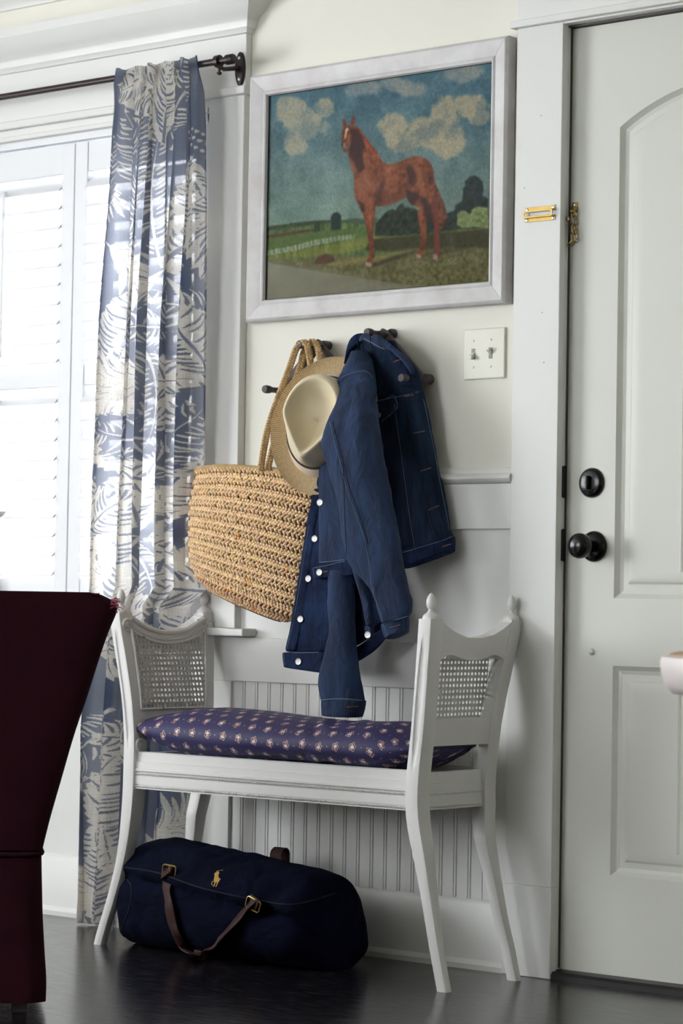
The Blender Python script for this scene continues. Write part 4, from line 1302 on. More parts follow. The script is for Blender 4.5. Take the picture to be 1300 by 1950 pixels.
# near sleeve
slA = J('sleeve', [(668, 668), (655, 700), (643, 735), (632, 785), (618, 825), (611, 848), (621, 880), (633, 930), (645, 980), (655, 1030), (666, 1072), (690, 1108), (711, 1132), (719, 1160), (728, 1191)],
        [(700, 668), (710, 698), (716, 735), (720, 780), (724, 820), (729, 862), (734, 890), (741, 930), (750, 975), (760, 1022), (768, 1066), (775, 1105), (781, 1135), (784, 1158), (779, 1178)],
        [-.090, -.125, -.172, -.202, -.208, -.21, -.21, -.205, -.20, -.195, -.19, -.185], [.022, .03, .040, .045, .046, .044, .040, .038, .036, .033, .030, .026], n=36, m=84, p=2.1, wr=.0085, seed=11, wl=(9, 24))
J('sleeve', [(662, 1050), (674, 1095), (684, 1130), (691, 1160), (696, 1192)], [(700, 1060), (707, 1108), (710, 1135), (711, 1160), (712, 1192)], [-.178, -.180, -.186, -.19], [.022, .022, .013, .009], n=16, m=20, p=2.4, wr=.0015, seed=13)
J('cuff', [(695, 1190), (696, 1207), (697, 1214)], [(711, 1193), (711, 1212), (709, 1222)], -.192, .007, n=14, m=8, p=4, m_='denim')
J('cuff', [(727, 1190), (731, 1205), (736, 1219)], [(777, 1174), (777, 1190), (776, 1203)], -.177, .026, n=26, m=10, p=3, wr=.0015, seed=17, wl=(40, 50))
# waist tab and the panel over it
J('side_panel', [(609, 843), (608, 900), (607, 960), (607, 1020), (607, 1076)], [(660, 850), (666, 900), (668, 960), (671, 1020), (674, 1072)], -.150, [.016, .02, .02, .018, .016], n=24, m=34, p=2.6, wr=.004, seed=21, wl=(7, 26))
J('waist_tab', [(594, 1080), (596, 1091), (599, 1104)], [(676, 1064), (676, 1080), (677, 1096)], -.160, .0105, 'denim_dark', n=26, m=8, p=5, wr=.0012, seed=22, wl=(50, 60))
J('side_panel', [(612, 1098), (625, 1104), (640, 1108)], [(676, 1096), (677, 1106), (678, 1114)], -.140, .014, 'denim_dark', n=20, m=8, p=3)
# far front with its buttons
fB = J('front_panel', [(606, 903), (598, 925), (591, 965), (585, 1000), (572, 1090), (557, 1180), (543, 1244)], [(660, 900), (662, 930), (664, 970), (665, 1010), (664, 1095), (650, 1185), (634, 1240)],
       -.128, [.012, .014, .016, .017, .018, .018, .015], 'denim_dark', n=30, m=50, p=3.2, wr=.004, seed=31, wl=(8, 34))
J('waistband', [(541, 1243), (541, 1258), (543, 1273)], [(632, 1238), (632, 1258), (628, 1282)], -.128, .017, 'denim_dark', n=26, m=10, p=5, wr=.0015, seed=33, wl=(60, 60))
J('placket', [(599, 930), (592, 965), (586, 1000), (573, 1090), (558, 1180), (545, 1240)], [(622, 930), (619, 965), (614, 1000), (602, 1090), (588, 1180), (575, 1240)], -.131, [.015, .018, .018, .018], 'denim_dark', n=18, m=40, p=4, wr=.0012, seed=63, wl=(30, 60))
# lining side of the back and its hem
J('back_panel', [(655, 1080), (660, 1120), (668, 1170), (672, 1236)], [(715, 1085), (728, 1110), (735, 1150), (742, 1178)], -.100, [.016, .02, .02, .016], 'denim_dark', n=22, m=26, p=2.6, wr=.003, seed=41)
J('waistband', [(672, 1234), (690, 1224), (715, 1205), (742, 1178)], [(682, 1261), (702, 1248), (722, 1232), (744, 1205)], -.102, .014, 'denim_dark', n=16, m=18, p=4, wr=.001, seed=42)
# far sleeve hanging down to the cushion
slB = J('sleeve', [(626, 1085), (624, 1120), (623, 1155), (628, 1195), (618, 1240), (606, 1280), (605, 1305), (612, 1338)], [(672, 1085), (674, 1120), (675, 1155), (677, 1200), (681, 1250), (686, 1285), (692, 1312), (695, 1336)],
        -.150, [.024, .028, .03, .03, .034, .038, .038, .036], n=30, m=46, p=2.1, wr=.005, seed=51, wl=(9, 24))
J('cuff', [(611, 1334), (612, 1348), (615, 1366)], [(697, 1331), (695, 1346), (690, 1366)], -.150, .038, n=28, m=10, p=2.2, wr=.002, seed=53, wl=(40, 50))

# raised seams, buttonholes and buttons laid on the cloth
deps = bpy.context.evaluated_depsgraph_get()


def bvh_of(objs):
    deps.update(); V = []; F = []
    for o in objs:
        e = o.evaluated_get(deps); m_ = e.to_mesh(); k = len(V)
        mw_ = o.matrix_basis if False else None
        off = Vector(WL[o.name])
        V.extend([v.co + off for v in m_.vertices]); F.extend([tuple(i + k for i in p.vertices) for p in m_.polygons])
        e.to_mesh_clear()
    return BVHTree.FromPolygons(V, F)


bpy.context.view_layer.update()
deps = bpy.context.evaluated_depsgraph_get()
jb = bvh_of(jparts)


def onto(tree, px, py, lift=.0006):
    d = ray(px, py)
    h = tree.ray_cast(Vector(CAM), Vector(d))
    if h[0] is None: return None, None
    return np.array(h[0]) - d * lift, np.array(h[1])


def on_line(tree, pts, n_, lift=.0006):
    out = []
    P = catmull(pts, n_) if len(pts) > 2 else np.linspace(pts[0], pts[1], n_)
    for p in P:
        q, _ = onto(tree, p[0], p[1], lift)
        if q is None: continue
        if out and np.linalg.norm(q - out[-1]) > .03: break
        out.append(q)
    return out


def seam(pts, dbl=0, m_='thread', r=.0007, n_=None, name='seam'):
    n_ = n_ or max(6, int(sum(math.dist(a, c) for a, c in zip(pts[:-1], pts[1:])) / 5))
    mb = MB(); ok = False
    for k in range(2 if dbl else 1):
        P = on_line(jb, [(x + dbl * k, y) for x, y in pts], n_)
        if len(P) > 2: mb.tube(P, r, 5); ok = True
    if ok: obj(name, mb, M[m_], jk, smooth_deg=80)


seam([(627, 803), (638, 848), (649, 886), (660, 932), (672, 965), (685, 1000), (695, 1035), (703, 1076), (706, 1113)], 0)
seam([(633, 803), (644, 848), (655, 886), (666, 932), (678, 965), (690, 1000), (700, 1035)], 0, 'thread_dark', .0009)
seam([(706, 1113), (712, 1135), (718, 1150), (724, 1168), (730, 1188), (737, 1216)], 0)
seam([(711, 1118), (711, 1150), (711, 1188), (710, 1219)], 0)
seam([(730, 1187), (752, 1181), (776, 1173)], 0, 'thread', .0010)
seam([(694, 1189), (703, 1191), (711, 1192)], 0, 'thread', .0009)
seam([(641, 727), (652, 718), (665, 712), (680, 708), (692, 706), (702, 710), (709, 720)], 0)
seam([(680, 652), (684, 670), (689, 690), (691, 704)], 0); seam([(685, 652), (690, 672), (696, 700)], 0, 'thread', .0007)
seam([(719, 758), (740, 753), (760, 749), (798, 740)], 0, 'thread_dark', .0012); seam([(719, 764), (740, 759), (760, 755), (798, 746)], 0)
seam([(720, 763), (740, 757), (750, 754), (757, 775), (748, 784), (726, 804)], 0, 'thread'); 
seam([(728, 800), (746, 788), (756, 775)], 0, 'thread', .0007); seam([(722, 806), (726, 850), (733, 905)], 0, 'thread_dark', .0008)
seam([(806, 760), (818, 815), (828, 865), (836, 910), (846, 960), (856, 1010)], 0, 'thread', .0006)
seam([(743, 790), (748, 830), (755, 870), (762, 920), (770, 975), (780, 1040)], 6, 'thread_dark', .0009)
seam([(751, 770), (756, 810), (763, 860), (771, 920), (779, 980), (789, 1042)], 0, 'thread', .0006)
seam([(771, 757), (779, 800), (788, 850), (798, 905), (812, 960), (826, 1010), (840, 1032)], 0, 'thread_dark', .0010)
seam([(767, 1052), (800, 1042), (840, 1030), (860, 1022)], 0)
seam([(596, 1082), (620, 1077), (645, 1071), (664, 1067)], 0); seam([(599, 1102), (625, 1100), (664, 1096)], 0); seam([(596, 1082), (597, 1092), (600, 1103)], 0)
seam([(608, 1071), (630, 1069), (660, 1065)], 0)
seam([(542, 1241), (570, 1243), (606, 1242)], 0); seam([(541, 1244), (541, 1258), (544, 1272)], 0)
seam([(588, 1000), (574, 1090), (559, 1180), (545, 1238)], 0, 'thread', .0006)
seam([(612, 1333), (640, 1331), (670, 1332), (690, 1334)], 0, 'thread', .0011)
seam([(692, 644), (712, 655), (724, 662), (742, 668)], 0, 'thread', .0010)
seam([(660, 690), (662, 668), (672, 648)], 0, 'thread', .0006)
seam([(652, 870), (655, 940), (657, 1000), (660, 1060)], 0, 'thread_dark', .0009)
seam([(676, 1246), (700, 1232), (722, 1214)], 4, 'thread_dark', .0008)
for pts in ([(770, 755), (788, 752)], [(786, 825), (808, 821)], [(801, 897), (820, 891)], [(816, 971), (836, 963)], [(842, 1041), (858, 1036)], [(750, 689), (764, 684)], [(742, 1196), (762, 1190)], [(660, 1347), (682, 1345)], [(616, 1089), (624, 1088)]):
    P = on_line(jb, pts, 8)
    if len(P) > 2: obj('buttonhole', MB().tube(P, .0013, 6), M['thread_brown'], jk)
for px, py in ((610, 957), (600, 1026), (588, 1102), (573, 1179), (569, 1260), (609, 1090), (701, 1209), (722, 791)):
    c, n_ = onto(jb, px, py, 0)
    if c is None: continue
    n_ = np.array([.18, -.97, .03])
    rr_ = .0078 if px != 722 else .006
    bt = MB().lathe([(rr_ * .6, 0), (rr_ * .6, .002), (rr_, .0025), (rr_ * 1.02, .0035), (rr_ * .92, .0042), (rr_ * .6, .0036), (rr_ * .3, .0036), (rr_ * .25, .0042), (0, .0043)], c, n_, 22)
    o = obj('button', bt, M['button'], jk)
# ------------------------------------------------------------------ bench with cane ends
YFR, YBK = -.345, -.055
bench = thing('bench', 'white painted bench with cane panel ends and beaded seat rails', 'bench', (-.30, -.2, 0))


def xtab(pts, Y):
    a = np.array([at(x, y, Y=Y) for x, y in pts]); z = a[:, 2]; o = np.argsort(z)
    return z[o], a[o, 0]


zr, xr_ = xtab([(797, 1177), (790, 1280), (782, 1390), (773, 1470), (770, 1510), (771, 1560), (783, 1620), (796, 1700), (812, 1800), (828, 1888)], YFR)
zl, xl_ = xtab([(207, 1178), (219, 1244), (232, 1333), (236, 1410), (234, 1467), (233, 1513), (230, 1553), (223, 1610), (213, 1660), (197, 1723), (175, 1789)], YFR)


def smooth_tab(z, x):
    zz = np.linspace(0, .80, 41); xx = np.interp(zz, z, x)
    for _ in range(3): xx[1:-1] = (xx[:-2] + 2 * xx[1:-1] + xx[2:]) / 4
    return zz, xx


zr, xr_ = smooth_tab(zr, xr_); zl, xl_ = smooth_tab(zl, xl_)
XO_R = lambda z: float(np.interp(z, zr, xr_))
XO_L = lambda z: float(np.interp(z, zl, xl_))
TH = .034


def yz(px, py):
    """(y, z) on the outer face of the right end"""
    z = .6
    for _ in range(6):
        q = at(px, py, X=XO_R(z) + TH); z = min(max(q[2], 0), .8)
    return q[1], q[2]


def ytab(pts):
    a = np.array([yz(x, y) for x, y in pts]); o = np.argsort(a[:, 1]); return a[o, 1], a[o, 0]


f6 = lambda x, y: (700 + x / 3.611, 1100 + y / 3.611)
ZT = .785
back_out = ytab([f6(1063, 330), f6(1010, 570), f6(960, 800), f6(922, 1000), f6(905, 1140), f6(890, 1290), f6(882, 1560), (945, 1600), (957, 1660), (972, 1740), (986, 1800), (998, 1862)])
front_in = ytab([f6(530, 540), f6(487, 965), f6(433, 1155), f6(412, 1385), f6(412, 1400), f6(345, 1590), ])
back_in = ytab([f6(915, 560), f6(880, 760), f6(830, 980), f6(838, 1150), f6(810, 1380), f6(808, 1580)])
BO = lambda z: float(np.interp(z, *back_out))
pw_t = lambda z: .046 if z > .36 else .024 + .022 * smooth(.0, .36, z)
FI = lambda z: YFR + (.043 if z > .40 else .026 + .017 * smooth(.02, .40, z))
BI = lambda z: BO(z) - (.040 if z > .40 else .026 + .014 * smooth(.02, .40, z))


def post(XO, ya, yb, front, z1=ZT, tk=TH):
    R_ = []
    for z in np.linspace(0, z1, 72):
        x0 = XO(z); t = tk * (.86 + .14 * smooth(.05, .4, z)); a, c = ya(z), yb(z)
        g = 0.0045 * smooth(.470, .500, z) * (1 - smooth(.715, .745, z)) if front else 0
        wN = .30 * math.sin(math.pi * min(max((z - .468) / .28, 0), 1)) ** .35 if .468 < z < .748 else .02
        rd = .0015 + .0085 * (1 - smooth(.18, .33, z))
        pts = [(rd, 0), (t * (.5 - wN), 0), (t * (.5 - wN * .8), g * .75), (t * .5, g), (t * (.5 + wN * .8), g * .75), (t * (.5 + wN), 0), (t - rd, 0), (t - rd * .3, rd * .3), (t, rd),
               (t, c - a - rd), (t - rd * .3, c - a - rd * .3), (t - rd, c - a), (rd, c - a), (rd * .3, c - a - rd * .3), (0, c - a - rd), (0, rd), (rd * .3, rd * .3)]
        R_.append([(x0 + p, a + q, z) for p, q in pts])
    return MB().rings(R_)


def plate(XO, G, d0, d1):
    """curved board: G[i][j] = (y, z); spans x from XO(z)+d0 to XO(z)+d1"""
    n, m = len(G), len(G[0])
    A = [[(XO(z) + d0, y, z) for y, z in r] for r in G]; B = [[(XO(z) + d1, y, z) for y, z in r] for r in G]
    b = MB(); b.grid(A); b.grid(B, flip=True)
    ring = [(0, j) for j in range(m)] + [(i, m - 1) for i in range(1, n)] + [(n - 1, j) for j in range(m - 2, -1, -1)] + [(i, 0) for i in range(n - 2, 0, -1)]
    k = len(b.v)
    b.v.extend(A[i][j] for i, j in ring); b.v.extend(B[i][j] for i, j in ring); L_ = len(ring)
    for q in range(L_): b.f.append((k + q, k + (q + 1) % L_, k + L_ + (q + 1) % L_, k + L_ + q))
    return b


top_c = [yz(*f6(*p)) for p in ((430, 266), (492, 276), (540, 325), (600, 372), (690, 412), (780, 416), (870, 395), (940, 350), (1000, 298), (1060, 294))]
top_y = np.array([p[0] for p in top_c]); top_z = np.array([p[1] for p in top_c])
bot_c = [yz(*f6(*p)) for p in ((525, 560), (540, 535), (585, 531), (650, 556), (720, 570), (790, 562), (850, 538), (880, 531), (905, 540), (915, 560))]
bot_y = np.array([p[0] for p in bot_c]); bot_z = np.array([p[1] for p in bot_c])
zc0, zc1 = yz(*f6(660, 968))[1], yz(*f6(640, 1152))[1]


def yzl(px, py):
    """(y, z) on the inner face of the left end"""
    z = .6
    for _ in range(6):
        q = at(px, py, X=XO_L(z) + TH); z = min(max(q[2], 0), .8)
    return q[1], q[2]


cA, cB, cC_, cD = yzl(248.7, 1198), yzl(268, 1352), yzl(388.4, 1201), yzl(388.4, 1345)
cz_lo = (cB[1] + cD[1]) / 2
cy0 = lambda z: float(np.interp(z, [cB[1], cA[1]], [cB[0], cA[0]]))
cy1 = lambda z: float(np.interp(z, [cD[1], cC_[1]], [cD[0], cC_[0]]))
arch = np.array([yzl(200 + x / 5.652, 1120 + y / 5.652) for x, y in ((275, 440), (330, 485), (400, 525), (500, 568), (600, 590), (700, 592), (800, 580), (880, 560), (950, 530), (1010, 495), (1065, 460))])
ctop = lambda y: float(np.interp(y, arch[:, 0], arch[:, 1]))


def bead(mb, P, r):
    for p in P: mb.ball(p, r, 6, 4)


for side, XO in (('right', XO_R), ('left', XO_L)):
    inn = 1 if side == 'left' else -1          # direction of the inner face
    dI = TH if inn > 0 else 0.0
    end = None
    for nm, a, c, fr in (('front', lambda z: YFR, FI, True), ('back', BI, BO, False)):
        o = obj('post', post(XO, a, c, fr), M['bench'], bench, smooth_deg=35)
        ym = (a(ZT) + c(ZT)) / 2
        fin = MB().lathe([(.0185, 0), (.0185, .003), (.0165, .008), (.0120, .011), (.0085, .014), (.0062, .018), (.0058, .0205), (.0078, .0225), (.0100, .027), (.0110, .033), (.0105, .040), (.0080, .047), (.0045, .052), (.0020, .055), (0, .0555)],
                         (XO(ZT) + TH / 2, ym, ZT), (0, 0, 1), 22)
        obj('finial', fin, M['bench'], o, smooth_deg=35)
        for zc_ in (.755, .475):
            cc = (XO(zc_) + dI, (a(zc_) + c(zc_)) / 2, zc_)
            ro_ = MB().lathe([(.0165, -.004), (.0165, .002), (.0150, .0038), (.0125, .0036), (.0105, .0014), (.0085, .0014), (.0070, .0036), (.0040, .0044), (.0020, .0034), (0, .003)], cc, (inn, 0, -.12 * 0), 24)
            obj('rosette', ro_, M['bench'], o, smooth_deg=35)
    ys = np.linspace(FI(.75) - .004, BI(.75) + .006, 34)
    rows_ = []
    for t in np.linspace(0, 1, 9):
        r = []
        for y in ys:
            zb_ = float(np.interp(y, bot_y, bot_z)); zt_ = float(np.interp(y, top_y, top_z))
            r.append((y, zb_ + (zt_ - zb_) * t))
        rows_.append(r)
    crest = obj('crest_rail', plate(XO, rows_, .001, TH - .001), M['bench'], bench, smooth_deg=35)
    # moulded rib along the inside of the crest and the fascia between posts
    rib = MB()
    for f, rr_ in ((.28, .0030), (.78, .0055)):
        P = []
        for y in ys:
            zb_ = ctop(y); zt_ = float(np.interp(y, top_y, top_z)); z = zb_ + (zt_ - zb_) * f
            P.append((XO(z) + dI, y, z))
        rib.tube(P, rr_, 8)
    obj('crest_moulding', rib, M['bench'], crest, smooth_deg=60)
    lo_ = [[(y, z) for y in np.linspace(FI(z) - .004, BI(z) + .004, 6)] for z in np.linspace(zc1, zc0, 8)]
    obj('lower_rail', plate(XO, lo_, .001, TH - .001), M['bench'], bench, smooth_deg=35)
    # cane sheet pierced with round holes, fixed over the inner face
    cm = MB(); pit = .01255
    dc0, dc1 = (TH + .0004, TH + .0028) if inn > 0 else (-.0028, -.0004)
    zs = np.arange(cz_lo, .765, pit)
    yA = cy0(.75)
    NY = int((cy1(.6) - yA) / pit) + 1
    for zi in range(len(zs) - 1):
        for yi in range(NY):
            y0, z0 = yA + yi * pit, zs[zi]
            yc, zc_ = y0 + pit / 2, z0 + pit / 2
            if yc < cy0(zc_) or yc > cy1(zc_) or zc_ > ctop(yc) - .002: continue
            sq = [(-.5, -.5), (0, -.5), (.5, -.5), (.5, 0), (.5, .5), (0, .5), (-.5, .5), (-.5, 0)]
            ho = [(math.cos(q) * .0036, math.sin(q) * .0039) for q in np.radians([225, 270, 315, 0, 45, 90, 135, 180])]
            k = len(cm.v)
            for dx in (dc0, dc1):
                cm.v.extend((XO(zc_ + c * pit) + dx, yc + a * pit, zc_ + c * pit) for a, c in sq)
                cm.v.extend((XO(zc_ + h[1]) + dx, yc + h[0], zc_ + h[1]) for h in ho)
            for q in range(8):
                q2 = (q + 1) % 8
                cm.f.append((k + q, k + q2, k + 8 + q2, k + 8 + q)); cm.f.append((k + 16 + q2, k + 16 + q, k + 24 + q, k + 24 + q2))
                cm.f.append((k + 8 + q, k + 8 + q2, k + 24 + q2, k + 24 + q))
    can = obj('cane_panel', cm, M['cane'], bench, smooth_deg=30)
    strand = MB()
    xs_ = dc1 if inn > 0 else dc0
    for z in zs:
        ok = [y for y in np.linspace(cy0(z), cy1(z), 40) if z < ctop(y) - .003]
        runs = []
        for y in ok:
            if runs and y - runs[-1][-1] < .012: runs[-1].append(y)
            else: runs.append([y])
        for r_u in runs:
            if r_u[-1] - r_u[0] < .004: continue
            for dz in (-.0016, .0016):
                strand.tube([(XO(z) + xs_, y, z + dz) for y in (r_u[0], r_u[-1])], .0008, 5)
    for yi in range(NY + 1):
        y = yA + yi * pit
        for dy in (-.0016, .0016):
            P = [(XO(z) + xs_, y + dy, z) for z in np.linspace(zs[0], ctop(y) - .002, 9) if cy0(z) <= y <= cy1(z)]
            if len(P) > 1: strand.tube(P, .0008, 5)
    so = obj('cane_strands', strand, M['cane'], can, smooth_deg=80); so['kind'] = 'stuff'
    # slim border moulding round the cane on the inner face
    zz_ = np.linspace(cz_lo, ctop(cy0(.75)), 14)
    for P in ([(XO(z) + xs_, cy0(z), z) for z in zz_], [(XO(z) + xs_, cy1(z), z) for z in np.linspace(cz_lo, ctop(cy1(.7)), 14)],
              [(XO(ctop(y)) + xs_, y, ctop(y)) for y in np.linspace(cy0(.75), cy1(.7), 24)], [(XO(cz_lo) + xs_, y, cz_lo) for y in np.linspace(cy0(cz_lo), cy1(cz_lo), 6)]):
        obj('cane_border', MB().tube(P, .0030, 8), M['bench'], can, smooth_deg=60)
    # end rail of the seat with its beads
    zb0, zt0 = .374, .455
    xm = (lambda z: XO(z) + TH - .006) if inn < 0 else (lambda z: XO(z) + .004)
    er = MB()
    x_o, x_i = (XO_R(.41) + TH - .007, XO_R(.41) + .004) if inn < 0 else (XO_L(.41) + .006, XO_L(.41) + TH - .004)
    ya_, yb_ = FI(.41) - .002, BI(.41) + .002
    er.box(min(x_o, x_i), max(x_o, x_i), ya_, yb_, zb0, zt0 - .024)
    er2 = er.box(min(x_o, x_i) + .002, max(x_o, x_i) - .002, ya_, yb_, zt0 - .026, zt0)
    erl = obj('seat_rail', er, M['bench'], bench, bevel=.0015)
    bd_ = MB(); xb = x_o + (.0005 if inn < 0 else -.0005)
    for z in (.381, .408):
        bead(bd_, [(xb, y, z) for y in np.arange(ya_ + .004, yb_ - .002, .0048)], .0024)
    so = obj('beading', bd_, M['bench'], erl, smooth_deg=80); so['kind'] = 'stuff'

xa, xb = XO_L(.41) + TH - .004, XO_R(.41) + .004
for yo, sgn in ((YFR + .008, 1), (BO(.41) - .008, -1)):
    prof = [(0, .374), (0, .3760), (.003, .3768), (.003, .3837), (0, .3845), (0, .4045), (.003, .4053), (.003, .4132), (-.001, .4140), (-.003, .416), (-.003, .419), (.001, .421), (.001, .436), (.005, .438), (.005, .457), (.008, .460), (.024, .460), (.024, .374)]
    fr = MB().ext_x([(yo + sgn * y, z) for y, z in prof], xa, xb)
    o = obj('seat_rail', fr, M['bench'], bench, smooth_deg=30)
    bb = MB()
    for z in (.380, .409):
        bead(bb, [(x, yo - sgn * .0004, z) for x in np.arange(xa + .004, xb - .002, .0048)], .0024)
    so = obj('beading', bb, M['bench'], o, smooth_deg=80); so['kind'] = 'stuff'
obj('seat', MB().box(xa - .006, xb + .006, YFR + .026, BO(.41) - .028, .428, .446), M['bench'], bench, bevel=.002)

# ------------------------------------------------------------------ cushion
CL0, CL1 = at(253, 1388, Y=-.30)[0] + .002, XO_R(.47) - .012
cu = thing('seat_cushion', 'navy cushion printed with small red and white motifs on the white bench', 'cushion', ((CL0 + CL1) / 2, -.20, .448))
NU, NV = 620, 300
yC, hD = -.203, .150
U = np.linspace(0, 1, NU); V = np.linspace(0, 2 * math.pi, NV, endpoint=False)
Pc = np.zeros((NU, NV, 3))
tip = np.clip(np.minimum(U / .24, (1 - U) / .14), 0, 1)
prf = (1 - (1 - tip) ** 1.5) ** .75
lump = 1 + .05 * np.sin(U * 9 + 1) + .035 * np.sin(U * 21)
for i, u in enumerate(U):
    h = .059 * (.10 + .90 * prf[i]) * (1 + .04 * math.sin(u * 8)) - .010 * smooth(.0, .3, .3 - abs(u - .66)) * .6
    dp = hD * (.80 + .20 * prf[i])
    c, s_ = np.cos(V), np.sin(V)
    a = np.sign(c) * np.abs(c) ** .85; b_ = np.sign(s_) * np.abs(s_) ** .95
    zz = .508 + .010 * (1 - prf[i]) - .012 * u + h * b_
    wr = .0016 * np.sin(34 * a + 20 * u) * np.exp(-((b_ + .5) / .3) ** 2) + .003 * np.exp(-((u - .70) / .05) ** 2) * np.sin(14 * a + 60 * u)
    Pc[i, :, 0] = CL0 + (CL1 - CL0) * u + .004 * np.sin(V * 2)
    Pc[i, :, 1] = yC + dp * a
    Pc[i, :, 2] = np.maximum(zz + wr, .4470)
# print: rows of sprigs with dots between, measured along the cloth
arcL = np.concatenate([np.zeros((NU, 1)), np.cumsum(np.linalg.norm(np.diff(Pc, axis=1), axis=2), axis=1)], 1)
UX = (Pc[..., 0] - CL0); VV = arcL
nav = C3(44, 40, 86)
ccl = np.ones((NU, NV, 3)) * nav
pu, pv = .0480, .036
row = np.floor(VV / pv); fx = (UX / pu + .5 * (row % 2)) % 1 - .5; fy = (VV / pv) % 1 - .5
X_, Y_ = fx * pu * 900, fy * pv * 900      # mm
flip = np.where((np.floor(UX / pu + .5 * (row % 2)) + row) % 2 == 0, 1, -1); Y_ = Y_ * flip
rr_ = np.sqrt((X_ / 7.6) ** 2 + (Y_ / 8.6) ** 2); an = np.arctan2(Y_, X_)
star = rr_ - .16 * np.cos(an * 5 + .3)
m_out = np.abs(star - .95) < .09
ccl[m_out] = C3(196, 160, 140)
ccl[(np.abs(X_) < 4.2) & (np.abs(Y_ + 3) < 2.6)] = C3(104, 30, 44)
wh = ((np.abs(X_) < .95) & (np.abs(Y_) < 6.2)) | ((np.abs(np.abs(X_) - 2.6 - .2 * Y_) < .85) & (np.abs(Y_ - .5) < 3.2)) | ((np.abs(Y_ - 1.2 - .5 * np.abs(X_)) < .8) & (np.abs(X_) < 4.6))
ccl[wh] = C3(236, 222, 220)
ccl[(X_ ** 2 + (Y_ + 2.2) ** 2) < 1.6] = C3(150, 40, 52)
fx2 = (UX / pu + .5 * (row % 2) + .5) % 1 - .5
ccl[((fx2 * pu * 1000) ** 2 + (fy * pv * 1000) ** 2) < .9] = C3(210, 200, 214)
o = link('cover', grid_mesh('cover', Pc, srgb2lin(ccl), True), M['cushion'], cu)
navy_plain = mat('plain_navy_cotton', lin(42, 38, 84), .7)
for u_, x_ in ((0, CL0), (NU - 1, CL1)):
    pip = MB().rings([[Pc[u_, k] for k in range(0, NV, 10)], [Pc[u_, k] * .6 + Pc[u_].mean(0) * .4 + np.array([-.002 if u_ == 0 else .002, 0, 0]) for k in range(0, NV, 10)]])
    obj('end_seam', pip, navy_plain, cu)

# ------------------------------------------------------------------ duffel bag
dA, dB = np.array([-.770, -.225, 0]), np.array([-.135, -.235, 0])
duf = thing('duffel_bag', 'navy canvas duffel bag with brown leather handles on the floor under the bench', 'bag', tuple((dA + dB) / 2))
ax1 = (dB - dA) / np.linalg.norm(dB - dA); ax2 = np.array([ax1[1], -ax1[0], 0])      # ax2 points to the camera side
LD = np.linalg.norm(dB - dA)
ND, KD = 64, 72
Rg = []
for i in range(ND):
    u = i / (ND - 1)
    e = min(u, 1 - u)
    rd = math.sqrt(max(1 - (1 - min(e / (.07 if u < .5 else .13), 1)) ** 2.4, 0))
    top = np.interp(u, [0, .08, .2, .45, .62, .8, .93, 1], [.225, .245, .246, .234, .226, .214, .196, .17]) * (.55 + .45 * rd)
    hw = np.interp(u, [0, .1, .4, .75, 1], [.105, .12, .140, .140, .115]) * (.52 + .48 * rd)
    row = []
    for k in range(KD):
        q = 2 * math.pi * k / KD
        c, s_ = math.cos(q), math.sin(q)
        a = math.copysign(abs(c) ** .62, c); b_ = math.copysign(abs(s_) ** .68, s_)
        z = top / 2 + top / 2 * b_
        w = hw * a * (1 - .16 * smooth(.55, 1, z / top)) * (1 - .05 * smooth(.25, 0, z / top))
        x = (u - .5) * LD
        # a fold pressed into the front under the top flap
        if a > 0:
            fz = z / top
            w -= .016 * math.exp(-((fz - .64 + .10 * (u - .3)) / .045) ** 2) * rd
            w += .010 * math.exp(-((fz - .76 + .10 * (u - .3)) / .06) ** 2) * rd
            w -= .010 * math.exp(-((u - .80 - .2 * (fz - .6)) / .05) ** 2) * smooth(.2, .7, fz)
        z += .008 * math.exp(-((a) / .2) ** 2) * (1 if b_ > 0 else 0)
        p = (dA + dB) / 2 + ax1 * x + ax2 * w + np.array([0, 0, max(z, .001)])
        nz = mnoise.noise(Vector((p[0] * 9, p[1] * 9, p[2] * 13))) * .009 + mnoise.noise(Vector((p[0] * 26, p[1] * 26, p[2] * 30))) * .0035
        d_ = p - ((dA + dB) / 2 + ax1 * x * .8 + np.array([0, 0, top / 2])); d_ /= np.linalg.norm(d_) + 1e-9
        p = p + d_ * nz * (1 if p[2] > .02 else 0)
        p[2] = max(p[2], .001)
        row.append(p)
    Rg.append(row)
dbod = obj('body', MB().rings(Rg), M['navy'], duf, smooth_deg=80)
db_ = BVHTree.FromPolygons([Vector(v) for v in [tuple(x.co) for x in dbod.data.vertices]], [tuple(p.vertices) for p in dbod.data.polygons])


def strap(name, pts, w, m_=None, out=.004, sag=None, parent=duf, th=.0022):
    """flat leather strap following photo points; sag = extra distance from the bag toward the room per point"""
    P = []
    for (px, py), s_ in zip(pts, sag if sag is not None else [0] * len(pts)):
        d = ray(px, py); h = db_.ray_cast(Vector(CAM), Vector(d))
        q = np.array(h[0]) if h[0] is not None else at(px, py, Y=-.40)
        P.append(q - d * (out + s_))
    C = catmull(P, 8 * len(pts)); T = np.gradient(C, axis=0); T /= np.linalg.norm(T, axis=1)[:, None]
    R_ = []
    for c, t in zip(C, T):
        sd = ax1 * abs(t[2]) + ax2 * abs(t @ ax1) ** 2 * .9 + np.array([0, 0, .25]) * abs(t @ ax1) ** 2; sd = sd - t * (sd @ t); sd /= np.linalg.norm(sd); n2_ = np.cross(sd, t)
        R_.append([c + sd * a * w + n2_ * b_ * th for a, b_ in ((-1, -.6), (-.9, -1), (.9, -1), (1, -.6), (1, .6), (.9, 1), (-.9, 1), (-1, .6))])
    return obj(name, MB().rings(R_), m_ or M['leather'], parent, smooth_deg=50)


